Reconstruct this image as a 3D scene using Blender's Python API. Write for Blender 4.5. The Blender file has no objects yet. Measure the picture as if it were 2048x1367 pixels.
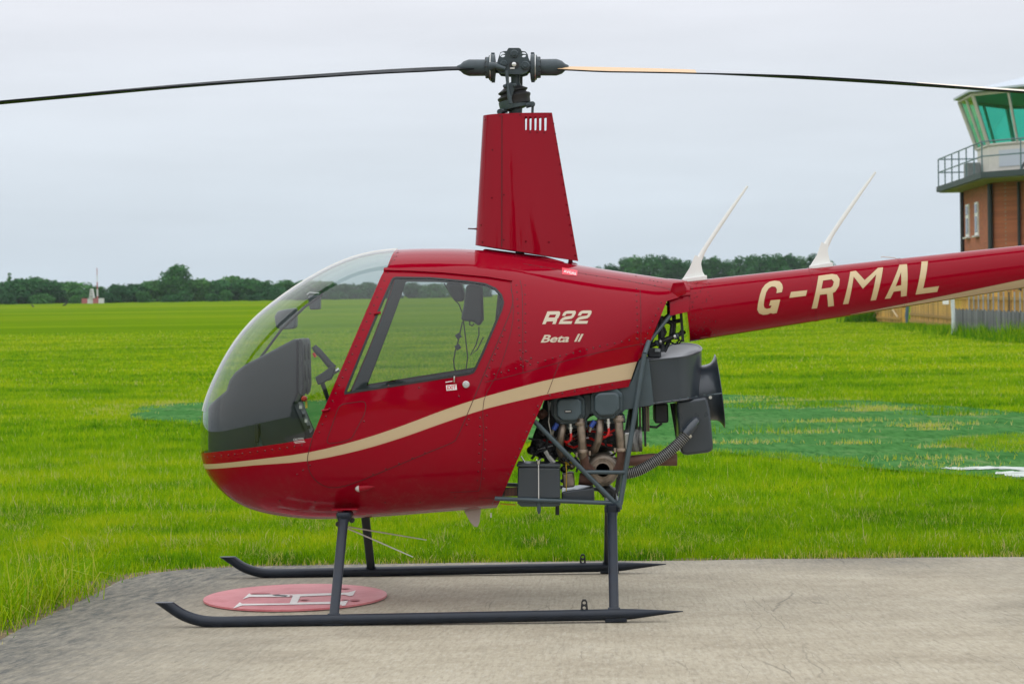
import bpy, bmesh, math, random
import numpy as np
from mathutils import Vector, Matrix
from mathutils.geometry import tessellate_polygon
R = math.radians
rng = np.random.default_rng(7)
random.seed(7)
sc = bpy.context.scene
COL = sc.collection

# ------------------------------------------------------------------ camera
CX, CY, CZ = 0.2829, -11.4194, 1.4312
YAW, PIT, ROL, F = 0.0276, -0.0142, 0.0151, 4596.2
_fw = Vector((-math.sin(YAW)*math.cos(PIT), math.cos(YAW)*math.cos(PIT), math.sin(PIT)))
_rt0 = Vector((math.cos(YAW), math.sin(YAW), 0)); _up0 = _rt0.cross(_fw)
RT = math.cos(ROL)*_rt0 - math.sin(ROL)*_up0
UP = math.cos(ROL)*_up0 + math.sin(ROL)*_rt0
CAMP = Vector((CX, CY, CZ))
cd = bpy.data.cameras.new('camera'); cam = bpy.data.objects.new('camera', cd); COL.objects.link(cam)
M3 = Matrix((RT, UP, -_fw)).transposed()
cam.matrix_world = Matrix.Translation(CAMP) @ M3.to_4x4()
cd.sensor_width = 36; cd.lens = F/2048*36; cd.clip_end = 6000; cd.clip_start = 0.1
cd.dof.use_dof = True; cd.dof.focus_distance = 10.95; cd.dof.aperture_fstop = 9.0
sc.camera = cam
sc.render.resolution_x = 1024; sc.render.resolution_y = 683

# ------------------------------------------------------------------ world, sun, exposure
SUN_EL, SUN_AZ = R(52), R(200)     # high veiled sun behind the camera
w = bpy.data.worlds.new('World'); sc.world = w; w.use_nodes = True
nt = w.node_tree; N = nt.nodes; L = nt.links; N.clear()
def nd(nt, t, **k):
    n = nt.nodes.new(t)
    for a, b in k.items(): setattr(n, a, b)
    return n
out = nd(nt, 'ShaderNodeOutputWorld'); bgA = nd(nt, 'ShaderNodeBackground'); bgB = nd(nt, 'ShaderNodeBackground')
mixs = nd(nt, 'ShaderNodeMixShader'); mixs.inputs[0].default_value = 0.93
sky = nd(nt, 'ShaderNodeTexSky', sky_type='NISHITA', sun_disc=False, sun_elevation=SUN_EL, sun_rotation=SUN_AZ)
bgA.inputs[1].default_value = 0.10
L.new(sky.outputs[0], bgA.inputs[0])
tc = nd(nt, 'ShaderNodeTexCoord'); sep = nd(nt, 'ShaderNodeSeparateXYZ'); L.new(tc.outputs['Generated'], sep.inputs[0])
# overcast dome after the CIE law: luminance rises smoothly from horizon to zenith
m1 = nd(nt, 'ShaderNodeMath', operation='MAXIMUM'); m1.inputs[1].default_value = 0; L.new(sep.outputs[2], m1.inputs[0])
m2 = nd(nt, 'ShaderNodeMath', operation='MULTIPLY_ADD'); m2.inputs[1].default_value = 2.0; m2.inputs[2].default_value = 1.0; L.new(m1.outputs[0], m2.inputs[0])
cr = nd(nt, 'ShaderNodeValToRGB'); L.new(m1.outputs[0], cr.inputs[0])
e = cr.color_ramp.elements
e[0].position = 0; e[0].color = (0.59, 0.695, 0.785, 1)
e[1].position = 1; e[1].color = (0.64, 0.665, 0.70, 1)
q = e.new(0.07); q.color = (0.645, 0.70, 0.765, 1)
q = e.new(0.14); q.color = (0.68, 0.69, 0.735, 1)
mp = nd(nt, 'ShaderNodeMapping'); mp.inputs['Scale'].default_value = (1.6, 1.6, 13); L.new(tc.outputs['Generated'], mp.inputs[0])
nz = nd(nt, 'ShaderNodeTexNoise'); nz.inputs['Scale'].default_value = 2.2; nz.inputs['Detail'].default_value = 6; nz.inputs['Roughness'].default_value = .55; L.new(mp.outputs[0], nz.inputs[0])
mr = nd(nt, 'ShaderNodeMapRange'); mr.inputs[1].default_value = .3; mr.inputs[2].default_value = .7; mr.inputs[3].default_value = .93; mr.inputs[4].default_value = 1.07; L.new(nz.outputs[0], mr.inputs[0])
m3 = nd(nt, 'ShaderNodeMath', operation='MULTIPLY'); L.new(m2.outputs[0], m3.inputs[0]); L.new(mr.outputs[0], m3.inputs[1])
L.new(cr.outputs[0], bgB.inputs[0]); L.new(m3.outputs[0], bgB.inputs[1])
L.new(bgA.outputs[0], mixs.inputs[1]); L.new(bgB.outputs[0], mixs.inputs[2]); L.new(mixs.outputs[0], out.inputs[0])
sd = bpy.data.lights.new('sun', 'SUN'); sd.energy = 0.8; sd.angle = R(160); sd.color = (1, .96, .9)
so = bpy.data.objects.new('sun', sd); COL.objects.link(so)
sdir = Vector((math.cos(SUN_EL)*math.sin(SUN_AZ), math.cos(SUN_EL)*math.cos(SUN_AZ), math.sin(SUN_EL)))
so.rotation_euler = sdir.to_track_quat('Z', 'Y').to_euler(); so.location = sdir*60
vs = sc.view_settings; vs.view_transform = 'Standard'; vs.look = 'None'; vs.exposure = 0.0; vs.gamma = 1; vs.use_curve_mapping = False
sc.cycles.max_bounces = 10; sc.cycles.transparent_max_bounces = 16; sc.cycles.glossy_bounces = 4
sc.cycles.use_denoising = True

# ------------------------------------------------------------------ helpers: pixels to places
def ray(px, py):
    return (_fw + RT*((px-1024)/F) - UP*((py-683.5)/F)).normalized()
def U(px, py, Y):                       # point on the lateral plane Y
    d = ray(px, py); return CAMP + d*((Y-CY)/d.y)
def G(px, py, z=0.0):                   # point on the ground plane
    d = ray(px, py); return CAMP + d*((z-CZ)/d.z)
def terrain(x, y):                      # the field climbs gently away from the pad
    d = np.hypot(np.asarray(x)-CX, np.asarray(y)-CY)
    return 0.0103*np.maximum(0, np.sqrt((d-45)**2+150)*.5+(d-45)*.5) * np.clip((520-d)/120+1, 0, 1)
def T(px, d):                           # point on the terrain at a distance, in the column px
    a = ray(px, 600); h = Vector((a.x, a.y, 0)).normalized(); p = CAMP + h*d
    return Vector((p.x, p.y, float(terrain(p.x, p.y))))
def qz(ox, oy, s): return lambda x, y: (ox+x/s, oy+y/s)
Q4 = qz(1000, 680, 3.797); QH = qz(920, 90, 9.114); QF = qz(1270, 680, 5.695); QT = qz(1280, 540, 7.594)
QB = qz(1000, 780, 5.467); QL = qz(1480, 510, 4.876); QR = qz(1060, 600, 12.8); QD = qz(840, 520, 4.88)
Q3 = qz(400, 500, 3.2533); QP = qz(390, 1150, 4.995)

# ------------------------------------------------------------------ helpers: materials
MATS = {}
def pmat(name, col, rough=.5, metal=0, coat=0, coat_rough=.03, spec=.5, vary=0, vscale=8, bump=0, bscale=60):
    m = bpy.data.materials.new(name); m.use_nodes = True; t = m.node_tree
    b = t.nodes['Principled BSDF']
    b.inputs['Base Color'].default_value = (*col, 1); b.inputs['Roughness'].default_value = rough
    b.inputs['Metallic'].default_value = metal; b.inputs['Coat Weight'].default_value = coat; b.inputs['Coat Roughness'].default_value = coat_rough
    b.inputs['Specular IOR Level'].default_value = spec
    if vary or bump:
        c = nd(t, 'ShaderNodeTexCoord')
    if vary:
        n = nd(t, 'ShaderNodeTexNoise'); n.inputs['Scale'].default_value = vscale; n.inputs['Detail'].default_value = 5
        t.links.new(c.outputs['Object'], n.inputs[0])
        r = nd(t, 'ShaderNodeMapRange'); r.inputs[1].default_value = .25; r.inputs[2].default_value = .75; r.inputs[3].default_value = 1-vary; r.inputs[4].default_value = 1+vary
        t.links.new(n.outputs[0], r.inputs[0])
        mx = nd(t, 'ShaderNodeVectorMath', operation='SCALE'); mx.inputs[0].default_value = col
        t.links.new(r.outputs[0], mx.inputs['Scale']); t.links.new(mx.outputs[0], b.inputs['Base Color'])
        r2 = nd(t, 'ShaderNodeMapRange'); r2.inputs[1].default_value = .3; r2.inputs[2].default_value = .7; r2.inputs[3].default_value = max(.02, rough*.8); r2.inputs[4].default_value = min(1, rough*1.2)
        t.links.new(n.outputs[0], r2.inputs[0]); t.links.new(r2.outputs[0], b.inputs['Roughness'])
    if bump:
        n2 = nd(t, 'ShaderNodeTexNoise'); n2.inputs['Scale'].default_value = bscale; n2.inputs['Detail'].default_value = 3
        t.links.new(c.outputs['Object'], n2.inputs[0])
        bp = nd(t, 'ShaderNodeBump'); bp.inputs['Strength'].default_value = bump; bp.inputs['Distance'].default_value = .01
        t.links.new(n2.outputs[0], bp.inputs['Height']); t.links.new(bp.outputs[0], b.inputs['Normal'])
    MATS[name] = m
    return m
def piece_random(m, lo=.6, hi=1.35):    # each board its own tone
    t = m.node_tree; b = t.nodes['Principled BSDF']; src = b.inputs['Base Color'].links[0].from_socket
    oi = nd(t, 'ShaderNodeObjectInfo'); r = nd(t, 'ShaderNodeMapRange'); r.inputs[3].default_value = lo; r.inputs[4].default_value = hi; t.links.new(oi.outputs['Random'], r.inputs[0])
    v = nd(t, 'ShaderNodeVectorMath', operation='SCALE'); t.links.new(src, v.inputs[0]); t.links.new(r.outputs[0], v.inputs['Scale']); t.links.new(v.outputs[0], b.inputs['Base Color']); return m
def glass_mat(name, tint, ior=1.5, gloss=(1, 1, 1)):
    m = bpy.data.materials.new(name); m.use_nodes = True; t = m.node_tree; t.nodes.clear()
    o = nd(t, 'ShaderNodeOutputMaterial'); a = nd(t, 'ShaderNodeBsdfTransparent'); g = nd(t, 'ShaderNodeBsdfGlossy'); x = nd(t, 'ShaderNodeMixShader'); f = nd(t, 'ShaderNodeFresnel')
    a.inputs[0].default_value = (*tint, 1); g.inputs['Color'].default_value = (*gloss, 1); g.inputs['Roughness'].default_value = 0.01; f.inputs[0].default_value = ior
    # the fresnel node inverts the ior on back faces, so feed it a front-facing normal: use thin-sheet schlick from facing
    lw = nd(t, 'ShaderNodeLayerWeight'); lw.inputs[0].default_value = .5
    p = nd(t, 'ShaderNodeMath', operation='POWER'); p.inputs[1].default_value = 4.2; t.links.new(lw.outputs['Facing'], p.inputs[0])
    q = nd(t, 'ShaderNodeMath', operation='MULTIPLY_ADD'); q.inputs[1].default_value = .9; q.inputs[2].default_value = .04; t.links.new(p.outputs[0], q.inputs[0])
    t.nodes.remove(f)
    t.links.new(q.outputs[0], x.inputs[0]); t.links.new(a.outputs[0], x.inputs[1]); t.links.new(g.outputs[0], x.inputs[2]); t.links.new(x.outputs[0], o.inputs[0])
    MATS[name] = m; return m
def ramp(t, pts):
    c = nd(t, 'ShaderNodeValToRGB'); e = c.color_ramp.elements
    e[0].position, e[0].color = pts[0][0], (*pts[0][1], 1); e[1].position, e[1].color = pts[-1][0], (*pts[-1][1], 1)
    for p, col in pts[1:-1]:
        k = e.new(p); k.color = (*col, 1)
    return c
def noise(t, vec, scale, detail=4, rough=.5, stretch=None):
    if stretch:
        m = nd(t, 'ShaderNodeMapping'); m.inputs['Scale'].default_value = stretch; t.links.new(vec, m.inputs[0]); vec = m.outputs[0]
    n = nd(t, 'ShaderNodeTexNoise'); n.inputs['Scale'].default_value = scale; n.inputs['Detail'].default_value = detail; n.inputs['Roughness'].default_value = rough
    t.links.new(vec, n.inputs[0]); return n.outputs[0]
def mixc(t, fac, a, b):
    m = nd(t, 'ShaderNodeMix', data_type='RGBA')
    for s, v in ((0, fac), (6, a), (7, b)):
        if hasattr(v, 'node'): t.links.new(v, m.inputs[s])
        else: m.inputs[s].default_value = v if s == 0 else (*v, 1)
    return m.outputs[2]
def mrange(t, v, a, b, c, d):
    r = nd(t, 'ShaderNodeMapRange'); 
    for i, q in enumerate((a, b, c, d)): r.inputs[i+1].default_value = q
    t.links.new(v, r.inputs[0]); return r.outputs[0]

RED = pmat('red_paint', (.265, .0005, .0105), .4, coat=1, coat_rough=.02, spec=.0); RED.node_tree.nodes['Principled BSDF'].inputs['Coat IOR'].default_value = 1.26
def weather_red(m):                      # faint panel ripple in the gloss, dried splashes low on the belly
    t = m.node_tree; b = t.nodes['Principled BSDF']; c = nd(t, 'ShaderNodeTexCoord'); oc = c.outputs['Object']
    n1 = nd(t, 'ShaderNodeTexNoise'); n1.inputs['Scale'].default_value = 3.2; n1.inputs['Detail'].default_value = 1; t.links.new(oc, n1.inputs[0])
    bp = nd(t, 'ShaderNodeBump'); bp.inputs['Strength'].default_value = .22; bp.inputs['Distance'].default_value = .012; t.links.new(n1.outputs[0], bp.inputs['Height'])
    t.links.new(bp.outputs[0], b.inputs['Coat Normal']); t.links.new(bp.outputs[0], b.inputs['Normal'])
    n2 = nd(t, 'ShaderNodeTexNoise'); n2.inputs['Scale'].default_value = 26; n2.inputs['Detail'].default_value = 6; n2.inputs['Roughness'].default_value = .75; t.links.new(oc, n2.inputs[0])
    n3 = nd(t, 'ShaderNodeTexNoise'); n3.inputs['Scale'].default_value = 3; t.links.new(oc, n3.inputs[0])
    s = nd(t, 'ShaderNodeSeparateXYZ'); t.links.new(oc, s.inputs[0])
    h = nd(t, 'ShaderNodeMapRange'); h.inputs[1].default_value = .72; h.inputs[2].default_value = .52; t.links.new(s.outputs[2], h.inputs[0])
    p = nd(t, 'ShaderNodeMath', operation='MULTIPLY'); t.links.new(h.outputs[0], p.inputs[0]); t.links.new(n3.outputs[0], p.inputs[1])
    k = nd(t, 'ShaderNodeMapRange'); k.inputs[1].default_value = .48; k.inputs[2].default_value = .72; t.links.new(n2.outputs[0], k.inputs[0])
    q = nd(t, 'ShaderNodeMath', operation='MULTIPLY'); t.links.new(p.outputs[0], q.inputs[0]); t.links.new(k.outputs[0], q.inputs[1])
    q2 = nd(t, 'ShaderNodeMath', operation='MULTIPLY'); q2.inputs[1].default_value = .35; t.links.new(q.outputs[0], q2.inputs[0])
    mx = nd(t, 'ShaderNodeMix', data_type='RGBA'); t.links.new(q2.outputs[0], mx.inputs[0]); mx.inputs[6].default_value = b.inputs['Base Color'].default_value; mx.inputs[7].default_value = (.20, .13, .10, 1); t.links.new(mx.outputs[2], b.inputs['Base Color'])
weather_red(RED)
RIVET = pmat('rivet_red', (.11, .0006, .005), .4, coat=1, coat_rough=.05, spec=0)
TAN = pmat('tan_stripe', (.50, .37, .215), .4, coat=.5)
DARKRED = pmat('seam_red', (.05, .001, .002), .6)
LINING = pmat('cabin_lining', (.075, .085, .095), .75, vary=.15)
CHAR = pmat('charcoal_trim', (.03, .033, .038), .6, vary=.2)
SEAT = pmat('seat_cloth', (.10, .10, .11), .85, vary=.2, vscale=30)
BLACK = pmat('black_rubber', (.012, .012, .013), .55)
SKIDM = pmat('skid_paint', (.010, .015, .024), .40, vary=.3, vscale=12, spec=.35)
GREY = pmat('engine_grey', (.045, .068, .078), .42, vary=.2, vscale=9, spec=.5)
SHROUD = pmat('shroud_grey', (.027, .036, .046), .33, vary=.12, vscale=5, coat=.35, coat_rough=.12)
STEEL = pmat('exhaust_steel', (.25, .20, .155), .48, metal=.8, vary=.5, vscale=22)
RUST = pmat('rusty_pipe', (.16, .085, .065), .62, metal=.4, vary=.4, vscale=18)
ALU = pmat('bare_aluminium', (.62, .62, .60), .35, metal=1, vary=.15)
BLOCK = pmat('crankcase_dark', (.022, .024, .026), .6, vary=.4, vscale=20)
REDLEAD = pmat('red_lead', (.55, .012, .012), .4)
BLUE = pmat('blue_fitting', (.02, .06, .30), .4)
YEL = pmat('yellow_tag', (.65, .45, .03), .5)
WHITE = pmat('white_paint', (.78, .78, .75), .4, vary=.05)
OFFW = pmat('off_white', (.62, .61, .57), .55, vary=.08)
SILVER = pmat('silver_edge', (.62, .62, .64), .3, metal=.6)
BLADE = pmat('blade_dark', (.007, .009, .011), .6, vary=.2, spec=.12)
BLADETAN = pmat('blade_tan', (.62, .40, .21), .5)
BLADECREAM = pmat('blade_cream', (.74, .64, .52), .5)
HUB = pmat('hub_grey', (.032, .048, .056), .42, vary=.3, vscale=25, spec=.45)
GLASS = glass_mat('windshield_acrylic', (.80, .845, .82))
WGLASS = glass_mat('door_window_acrylic', (.72, .77, .745))

# ------------------------------------------------------------------ helpers: meshes
class MB:
    def __init__(s): s.v = []; s.f = []; s.m = []; s.cur = 0
    def add(s, vs, fs):
        o = len(s.v); s.v += [tuple(v) for v in vs]
        for f in fs: s.f.append(tuple(i+o for i in f)); s.m.append(s.cur)
        return s
    def tube(s, pts, r, seg=10, cap=True, flat=None):
        pts = [Vector(p) for p in pts]; n = len(pts)
        rs = [r]*n if not hasattr(r, '__len__') else list(r)
        up = None; rings = []
        for i in range(n):
            t = (pts[min(i+1, n-1)]-pts[max(i-1, 0)]).normalized()
            if up is None:
                up = Vector((0, 1, 0)) if abs(t.y) < .9 else Vector((0, 0, 1))
            a = (up - t*up.dot(t)).normalized(); b = t.cross(a); up = a
            k = flat or 1
            rings.append([pts[i] + a*(math.cos(2*math.pi*j/seg)*rs[i]*k) + b*(math.sin(2*math.pi*j/seg)*rs[i]) for j in range(seg)])
        vs = [v for g in rings for v in g]; fs = []
        for i in range(n-1):
            for j in range(seg):
                k = (j+1) % seg; fs.append((i*seg+j, i*seg+k, (i+1)*seg+k, (i+1)*seg+j))
        if cap:
            fs.append(tuple(range(seg-1, -1, -1))); fs.append(tuple((n-1)*seg+j for j in range(seg)))
        return s.add(vs, fs)
    def lathe(s, org, axis, prof, seg=28, cap=True):
        org = Vector(org); ax = Vector(axis).normalized()
        a = ax.orthogonal().normalized(); b = ax.cross(a); vs = []; fs = []
        for t, r in prof:
            for j in range(seg):
                an = 2*math.pi*j/seg; vs.append(org + ax*t + a*(math.cos(an)*r) + b*(math.sin(an)*r))
        n = len(prof)
        for i in range(n-1):
            for j in range(seg):
                k = (j+1) % seg; fs.append((i*seg+j, i*seg+k, (i+1)*seg+k, (i+1)*seg+j))
        if cap:
            fs.append(tuple(range(seg-1, -1, -1))); fs.append(tuple((n-1)*seg+j for j in range(seg)))
        return s.add(vs, fs)
    def box(s, c, d, rot=None):
        c = Vector(c); hx, hy, hz = d[0]/2, d[1]/2, d[2]/2
        vs = [Vector((x, y, z)) for x in (-hx, hx) for y in (-hy, hy) for z in (-hz, hz)]
        if rot is not None: vs = [rot @ v for v in vs]
        return s.add([v+c for v in vs], [(0,1,3,2),(4,6,7,5),(0,4,5,1),(2,3,7,6),(0,2,6,4),(1,5,7,3)])
    def prism(s, poly, y0, y1):            # polygon of (x,z) pairs extruded along y
        n = len(poly)
        ar = sum(poly[i][0]*poly[(i+1)%n][1]-poly[(i+1)%n][0]*poly[i][1] for i in range(n))
        if ar < 0: poly = poly[::-1]
        vs = [(p[0], y0, p[1]) for p in poly] + [(p[0], y1, p[1]) for p in poly]
        fs = [tuple(range(n)), tuple(range(2*n-1, n-1, -1))]
        fs += [(i, i+n, (i+1) % n + n, (i+1) % n) for i in range(n)]
        return s.add(vs, fs)
    def prism_holes(s, poly, holes, y0, y1):   # plate with real openings
        loops = [list(poly)]+[list(h) for h in holes]; flat = [p for l_ in loops for p in l_]; n = len(flat)
        tri = tessellate_polygon([[Vector((p[0], p[1], 0)) for p in l_] for l_ in loops])
        fs = []
        for t_ in tri:
            a_, b_, c_ = (flat[i] for i in t_); k = (b_[0]-a_[0])*(c_[1]-a_[1])-(b_[1]-a_[1])*(c_[0]-a_[0]); t_ = tuple(t_) if k > 0 else tuple(t_)[::-1]
            fs += [t_, tuple(i+n for i in t_[::-1])]
        o = 0
        for li, l_ in enumerate(loops):
            m = len(l_); ar = sum(l_[i][0]*l_[(i+1) % m][1]-l_[(i+1) % m][0]*l_[i][1] for i in range(m)); fl = (ar > 0) == (li == 0)
            for i in range(m):
                f = (o+i, o+i+n, o+(i+1) % m+n, o+(i+1) % m); fs.append(f if fl else f[::-1])
            o += m
        return s.add([(p[0], y0, p[1]) for p in flat]+[(p[0], y1, p[1]) for p in flat], fs)
    def build(s, name, mats, parent=None, smooth=35, bevel=0, bseg=2):
        me = bpy.data.meshes.new(name); me.from_pydata(s.v, [], s.f); me.update()
        mats = mats if isinstance(mats, (list, tuple)) else [mats]
        for m in mats: me.materials.append(m)
        if len(mats) > 1: me.polygons.foreach_set('material_index', s.m)
        if smooth:
            me.polygons.foreach_set('use_smooth', [True]*len(me.polygons)); me.set_sharp_from_angle(angle=R(smooth))
        o = bpy.data.objects.new(name, me); COL.objects.link(o)
        if parent: o.parent = parent
        if bevel:
            b = o.modifiers.new('bevel', 'BEVEL'); b.width = bevel; b.segments = bseg; b.limit_method = 'ANGLE'; b.angle_limit = R(40); b.harden_normals = True
        return o
def tag(o, label=None, cat=None, group=None, kind=None):
    if label: o['label'] = label
    if cat: o['category'] = cat
    if group: o['group'] = group
    if kind: o['kind'] = kind
    return o
def empty(name, loc=(0, 0, 0), rz=0):
    o = bpy.data.objects.new(name, None); COL.objects.link(o); o.location = loc; o.rotation_euler = (0, 0, rz); o.empty_display_size = .2
    return o
def copy_tree(o, parent=None):
    c = o.copy(); COL.objects.link(c); c.parent = parent
    for ch in list(o.children): copy_tree(ch, c)
    return c
def arr_mesh(name, V, Fa, mat, attr=None, parent=None):   # numpy mesh: Fa (n,k) faces of one size
    me = bpy.data.meshes.new(name); V = np.asarray(V, np.float32); Fa = np.asarray(Fa, np.int32); k = Fa.shape[1]
    me.vertices.add(len(V)); me.vertices.foreach_set('co', V.ravel())
    me.loops.add(Fa.size); me.loops.foreach_set('vertex_index', Fa.ravel())
    me.polygons.add(len(Fa)); me.polygons.foreach_set('loop_start', np.arange(0, Fa.size, k, dtype=np.int32))
    if attr is not None:
        a = me.attributes.new('shade', 'FLOAT', 'POINT'); a.data.foreach_set('value', np.asarray(attr, np.float32))
    me.update(); me.validate()
    me.materials.append(mat)
    o = bpy.data.objects.new(name, me); COL.objects.link(o)
    if parent: o.parent = parent
    return o
def pin(poly, P):                        # points in polygon, vectorised
    P = np.asarray(P, float); x, y = P[:, 0], P[:, 1]; ins = np.zeros(len(P), bool); n = len(poly)
    for i in range(n):
        x1, y1 = poly[i]; x2, y2 = poly[(i+1) % n]
        c = ((y1 > y) != (y2 > y))
        with np.errstate(divide='ignore', invalid='ignore'):
            ins ^= c & (x < (x2-x1)*(y-y1)/(y2-y1 if y2 != y1 else 1e-12)+x1)
    return ins
def pdist(line, P, closed=True):
    P = np.asarray(P, float); best = np.full(len(P), 1e9); n = len(line)
    for i in range(n if closed else n-1):
        a = np.array(line[i]); b = np.array(line[(i+1) % n]); ab = b-a
        t = np.clip(((P-a)@ab)/max(ab@ab, 1e-12), 0, 1); best = np.minimum(best, np.hypot(*(P-(a+t[:, None]*ab)).T))
    return best

# ================================================================== THE SETTING
def new_nodes(name):
    m = bpy.data.materials.new(name); m.use_nodes = True; t = m.node_tree
    MATS[name] = m
    c = nd(t, 'ShaderNodeTexCoord')
    return m, t, t.nodes['Principled BSDF'], c.outputs['Object']

# ---- outlines on the ground, read from the photograph
pad_px = [(2048,1113),(1850,1114),(1700,1116),(1540,1117),(1400,1120),(1150,1122),(900,1125),(700,1128),(500,1132),(380,1137),(305,1145),(240,1160),(180,1192),(110,1224),(40,1257),(0,1279),(-120,1345),(-260,1420)]
pad = [tuple(G(*p)[:2]) for p in pad_px]
pad_edge = [(26, pad[0][1]+.25)] + pad
pad_poly = [(26, pad[0][1]+.25)] + pad + [(-6.2, -6.0), (-7.5, -12), (-8, -30), (26, -30)]
mat_px = [(254,836),(262,822),(290,811),(345,808),(410,805),(700,800),(1000,795),(1445,790),(1560,793),(1653,800),(1740,801),(1800,806),(1945,815),(2048,824),(2500,850),(2500,1000),(2048,957),(1940,949),(1800,939),(1700,930),(1580,917),(1428,902),(1200,890),(1000,880),(700,866),(410,849),(330,842)]
mat_poly = [tuple(G(*p)[:2]) for p in mat_px]
wedge_px = [(1872,887),(1905,879),(1960,874),(2048,868),(2300,858),(2300,915),(2048,905),(1960,902),(1900,893)]
wedge_poly = [tuple(G(*p)[:2]) for p in wedge_px]

# ---- ground sheet
fm, t, b, oc = new_nodes('field_grass')
n1 = noise(t, oc, .05, 5, .6, (.35, 1.6, 1)); n2 = noise(t, oc, .9, 6, .65, (.4, 1.2, 1)); n3 = noise(t, oc, 9, 4, .7, (.6, 1, 1)); n4 = noise(t, oc, .016, 3, .5, (.3, 1.5, 1))
ca = ramp(t, [(.38, (.070, .145, .002)), (.5, (.115, .198, .002)), (.62, (.180, .235, .004))]); t.links.new(n1, ca.inputs[0])
cb = ramp(t, [(.3, (.072, .155, .0025)), (.55, (.120, .205, .0025)), (.8, (.18, .23, .008))]); t.links.new(n2, cb.inputs[0])
c1 = mixc(t, .5, ca.outputs[0], cb.outputs[0])
c2 = mixc(t, mrange(t, n3, .35, .75, 0, .35), c1, (.06, .13, .002))
c3 = mixc(t, mrange(t, n4, .50, .64, 0, .55), c2, (.19, .225, .008))
t.links.new(c3, b.inputs['Base Color']); b.inputs['Roughness'].default_value = 1; b.inputs['Specular IOR Level'].default_value = 0
bp = nd(t, 'ShaderNodeBump'); bp.inputs['Strength'].default_value = .6; bp.inputs['Distance'].default_value = .05; t.links.new(n3, bp.inputs['Height']); t.links.new(bp.outputs[0], b.inputs['Normal'])
radii = np.concatenate([[0], np.geomspace(3, 900, 90)]); SEG = 120
V = [(CX, CY, -.04)]; Fa = []
for r in radii[1:]:
    for j in range(SEG):
        an = 2*math.pi*j/SEG; x, y = CX+r*math.cos(an), CY+r*math.sin(an); V.append((x, y, float(terrain(x, y))-.04))
mb = MB(); mb.v = V
for j in range(SEG): mb.f.append((0, 1+j, 1+(j+1) % SEG))
for i in range(len(radii)-2):
    for j in range(SEG):
        a = 1+i*SEG; k = (j+1) % SEG; mb.f.append((a+j, a+SEG+j, a+SEG+k, a+k))
mb.m = [0]*len(mb.f)
tag(mb.build('field', fm, smooth=60), 'wide green airfield of mown grass rising to the tree line', kind='structure')

# ---- concrete pad
cm, t, b, oc = new_nodes('pad_concrete')
geo = nd(t, 'ShaderNodeAttribute', attribute_name='edge')
sxyz = nd(t, 'ShaderNodeSeparateXYZ'); t.links.new(oc, sxyz.inputs[0])
ey = nd(t, 'ShaderNodeMath', operation='MULTIPLY'); ey.inputs[1].default_value = .075; t.links.new(sxyz.outputs[1], ey.inputs[0])
ex_ = nd(t, 'ShaderNodeMath', operation='EXPONENT'); t.links.new(ey.outputs[0], ex_.inputs[0])
xs_ = nd(t, 'ShaderNodeMath', operation='SUBTRACT'); xs_.inputs[1].default_value = .5; t.links.new(sxyz.outputs[0], xs_.inputs[0])
uu = nd(t, 'ShaderNodeMath', operation='MULTIPLY'); t.links.new(xs_.outputs[0], uu.inputs[0]); t.links.new(ex_.outputs[0], uu.inputs[1])
fanv = nd(t, 'ShaderNodeCombineXYZ'); t.links.new(uu.outputs[0], fanv.inputs[0]); t.links.new(sxyz.outputs[1], fanv.inputs[1]); fan_ = fanv.outputs[0]
fine = noise(t, fan_, 60, 5, .75, (1, .22, 1)); brush = noise(t, fan_, 26, 5, .7, (2.2, .12, 1)); big = noise(t, oc, .55, 5, .6); mid = noise(t, oc, 2.2, 7, .75, (.6, 1, 1)); lich = noise(t, fan_, 22, 7, .8, (1, .25, 1))
base = ramp(t, [(.28, (.275, .235, .170)), (.5, (.365, .322, .238)), (.72, (.445, .400, .308))]); t.links.new(mid, base.inputs[0])
c = mixc(t, mrange(t, brush, .46, .70, 0, .38), base.outputs[0], (.19, .165, .125))
c = mixc(t, mrange(t, fine, .52, .68, 0, .45), c, (.14, .122, .092))
c = mixc(t, mrange(t, fine, .47, .30, 0, .55), c, (.48, .45, .38))
sc1 = nd(t, 'ShaderNodeTexVoronoi', feature='DISTANCE_TO_EDGE'); mp2 = nd(t, 'ShaderNodeMapping'); mp2.inputs['Rotation'].default_value = (0, 0, R(9)); mp2.inputs['Scale'].default_value = (7, .4, 1); t.links.new(fan_, mp2.inputs[0])
wob = nd(t, 'ShaderNodeVectorMath', operation='MULTIPLY_ADD'); wn = nd(t, 'ShaderNodeTexNoise'); wn.inputs['Scale'].default_value = 4; t.links.new(oc, wn.inputs[0])
t.links.new(wn.outputs[1], wob.inputs[0]); wob.inputs[1].default_value = (.5, .1, 0); t.links.new(mp2.outputs[0], wob.inputs[2])
sc1.inputs['Scale'].default_value = 1; t.links.new(wob.outputs[0], sc1.inputs['Vector'])
crk = mrange(t, sc1.outputs['Distance'], 0, .012, .6, 0)
patch = mrange(t, noise(t, oc, 1.1, 3), .5, .62, 0, .75)
cmul = nd(t, 'ShaderNodeMath', operation='MULTIPLY'); t.links.new(crk, cmul.inputs[0]); t.links.new(patch, cmul.inputs[1])
c = mixc(t, cmul.outputs[0], c, (.045, .04, .033))
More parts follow.
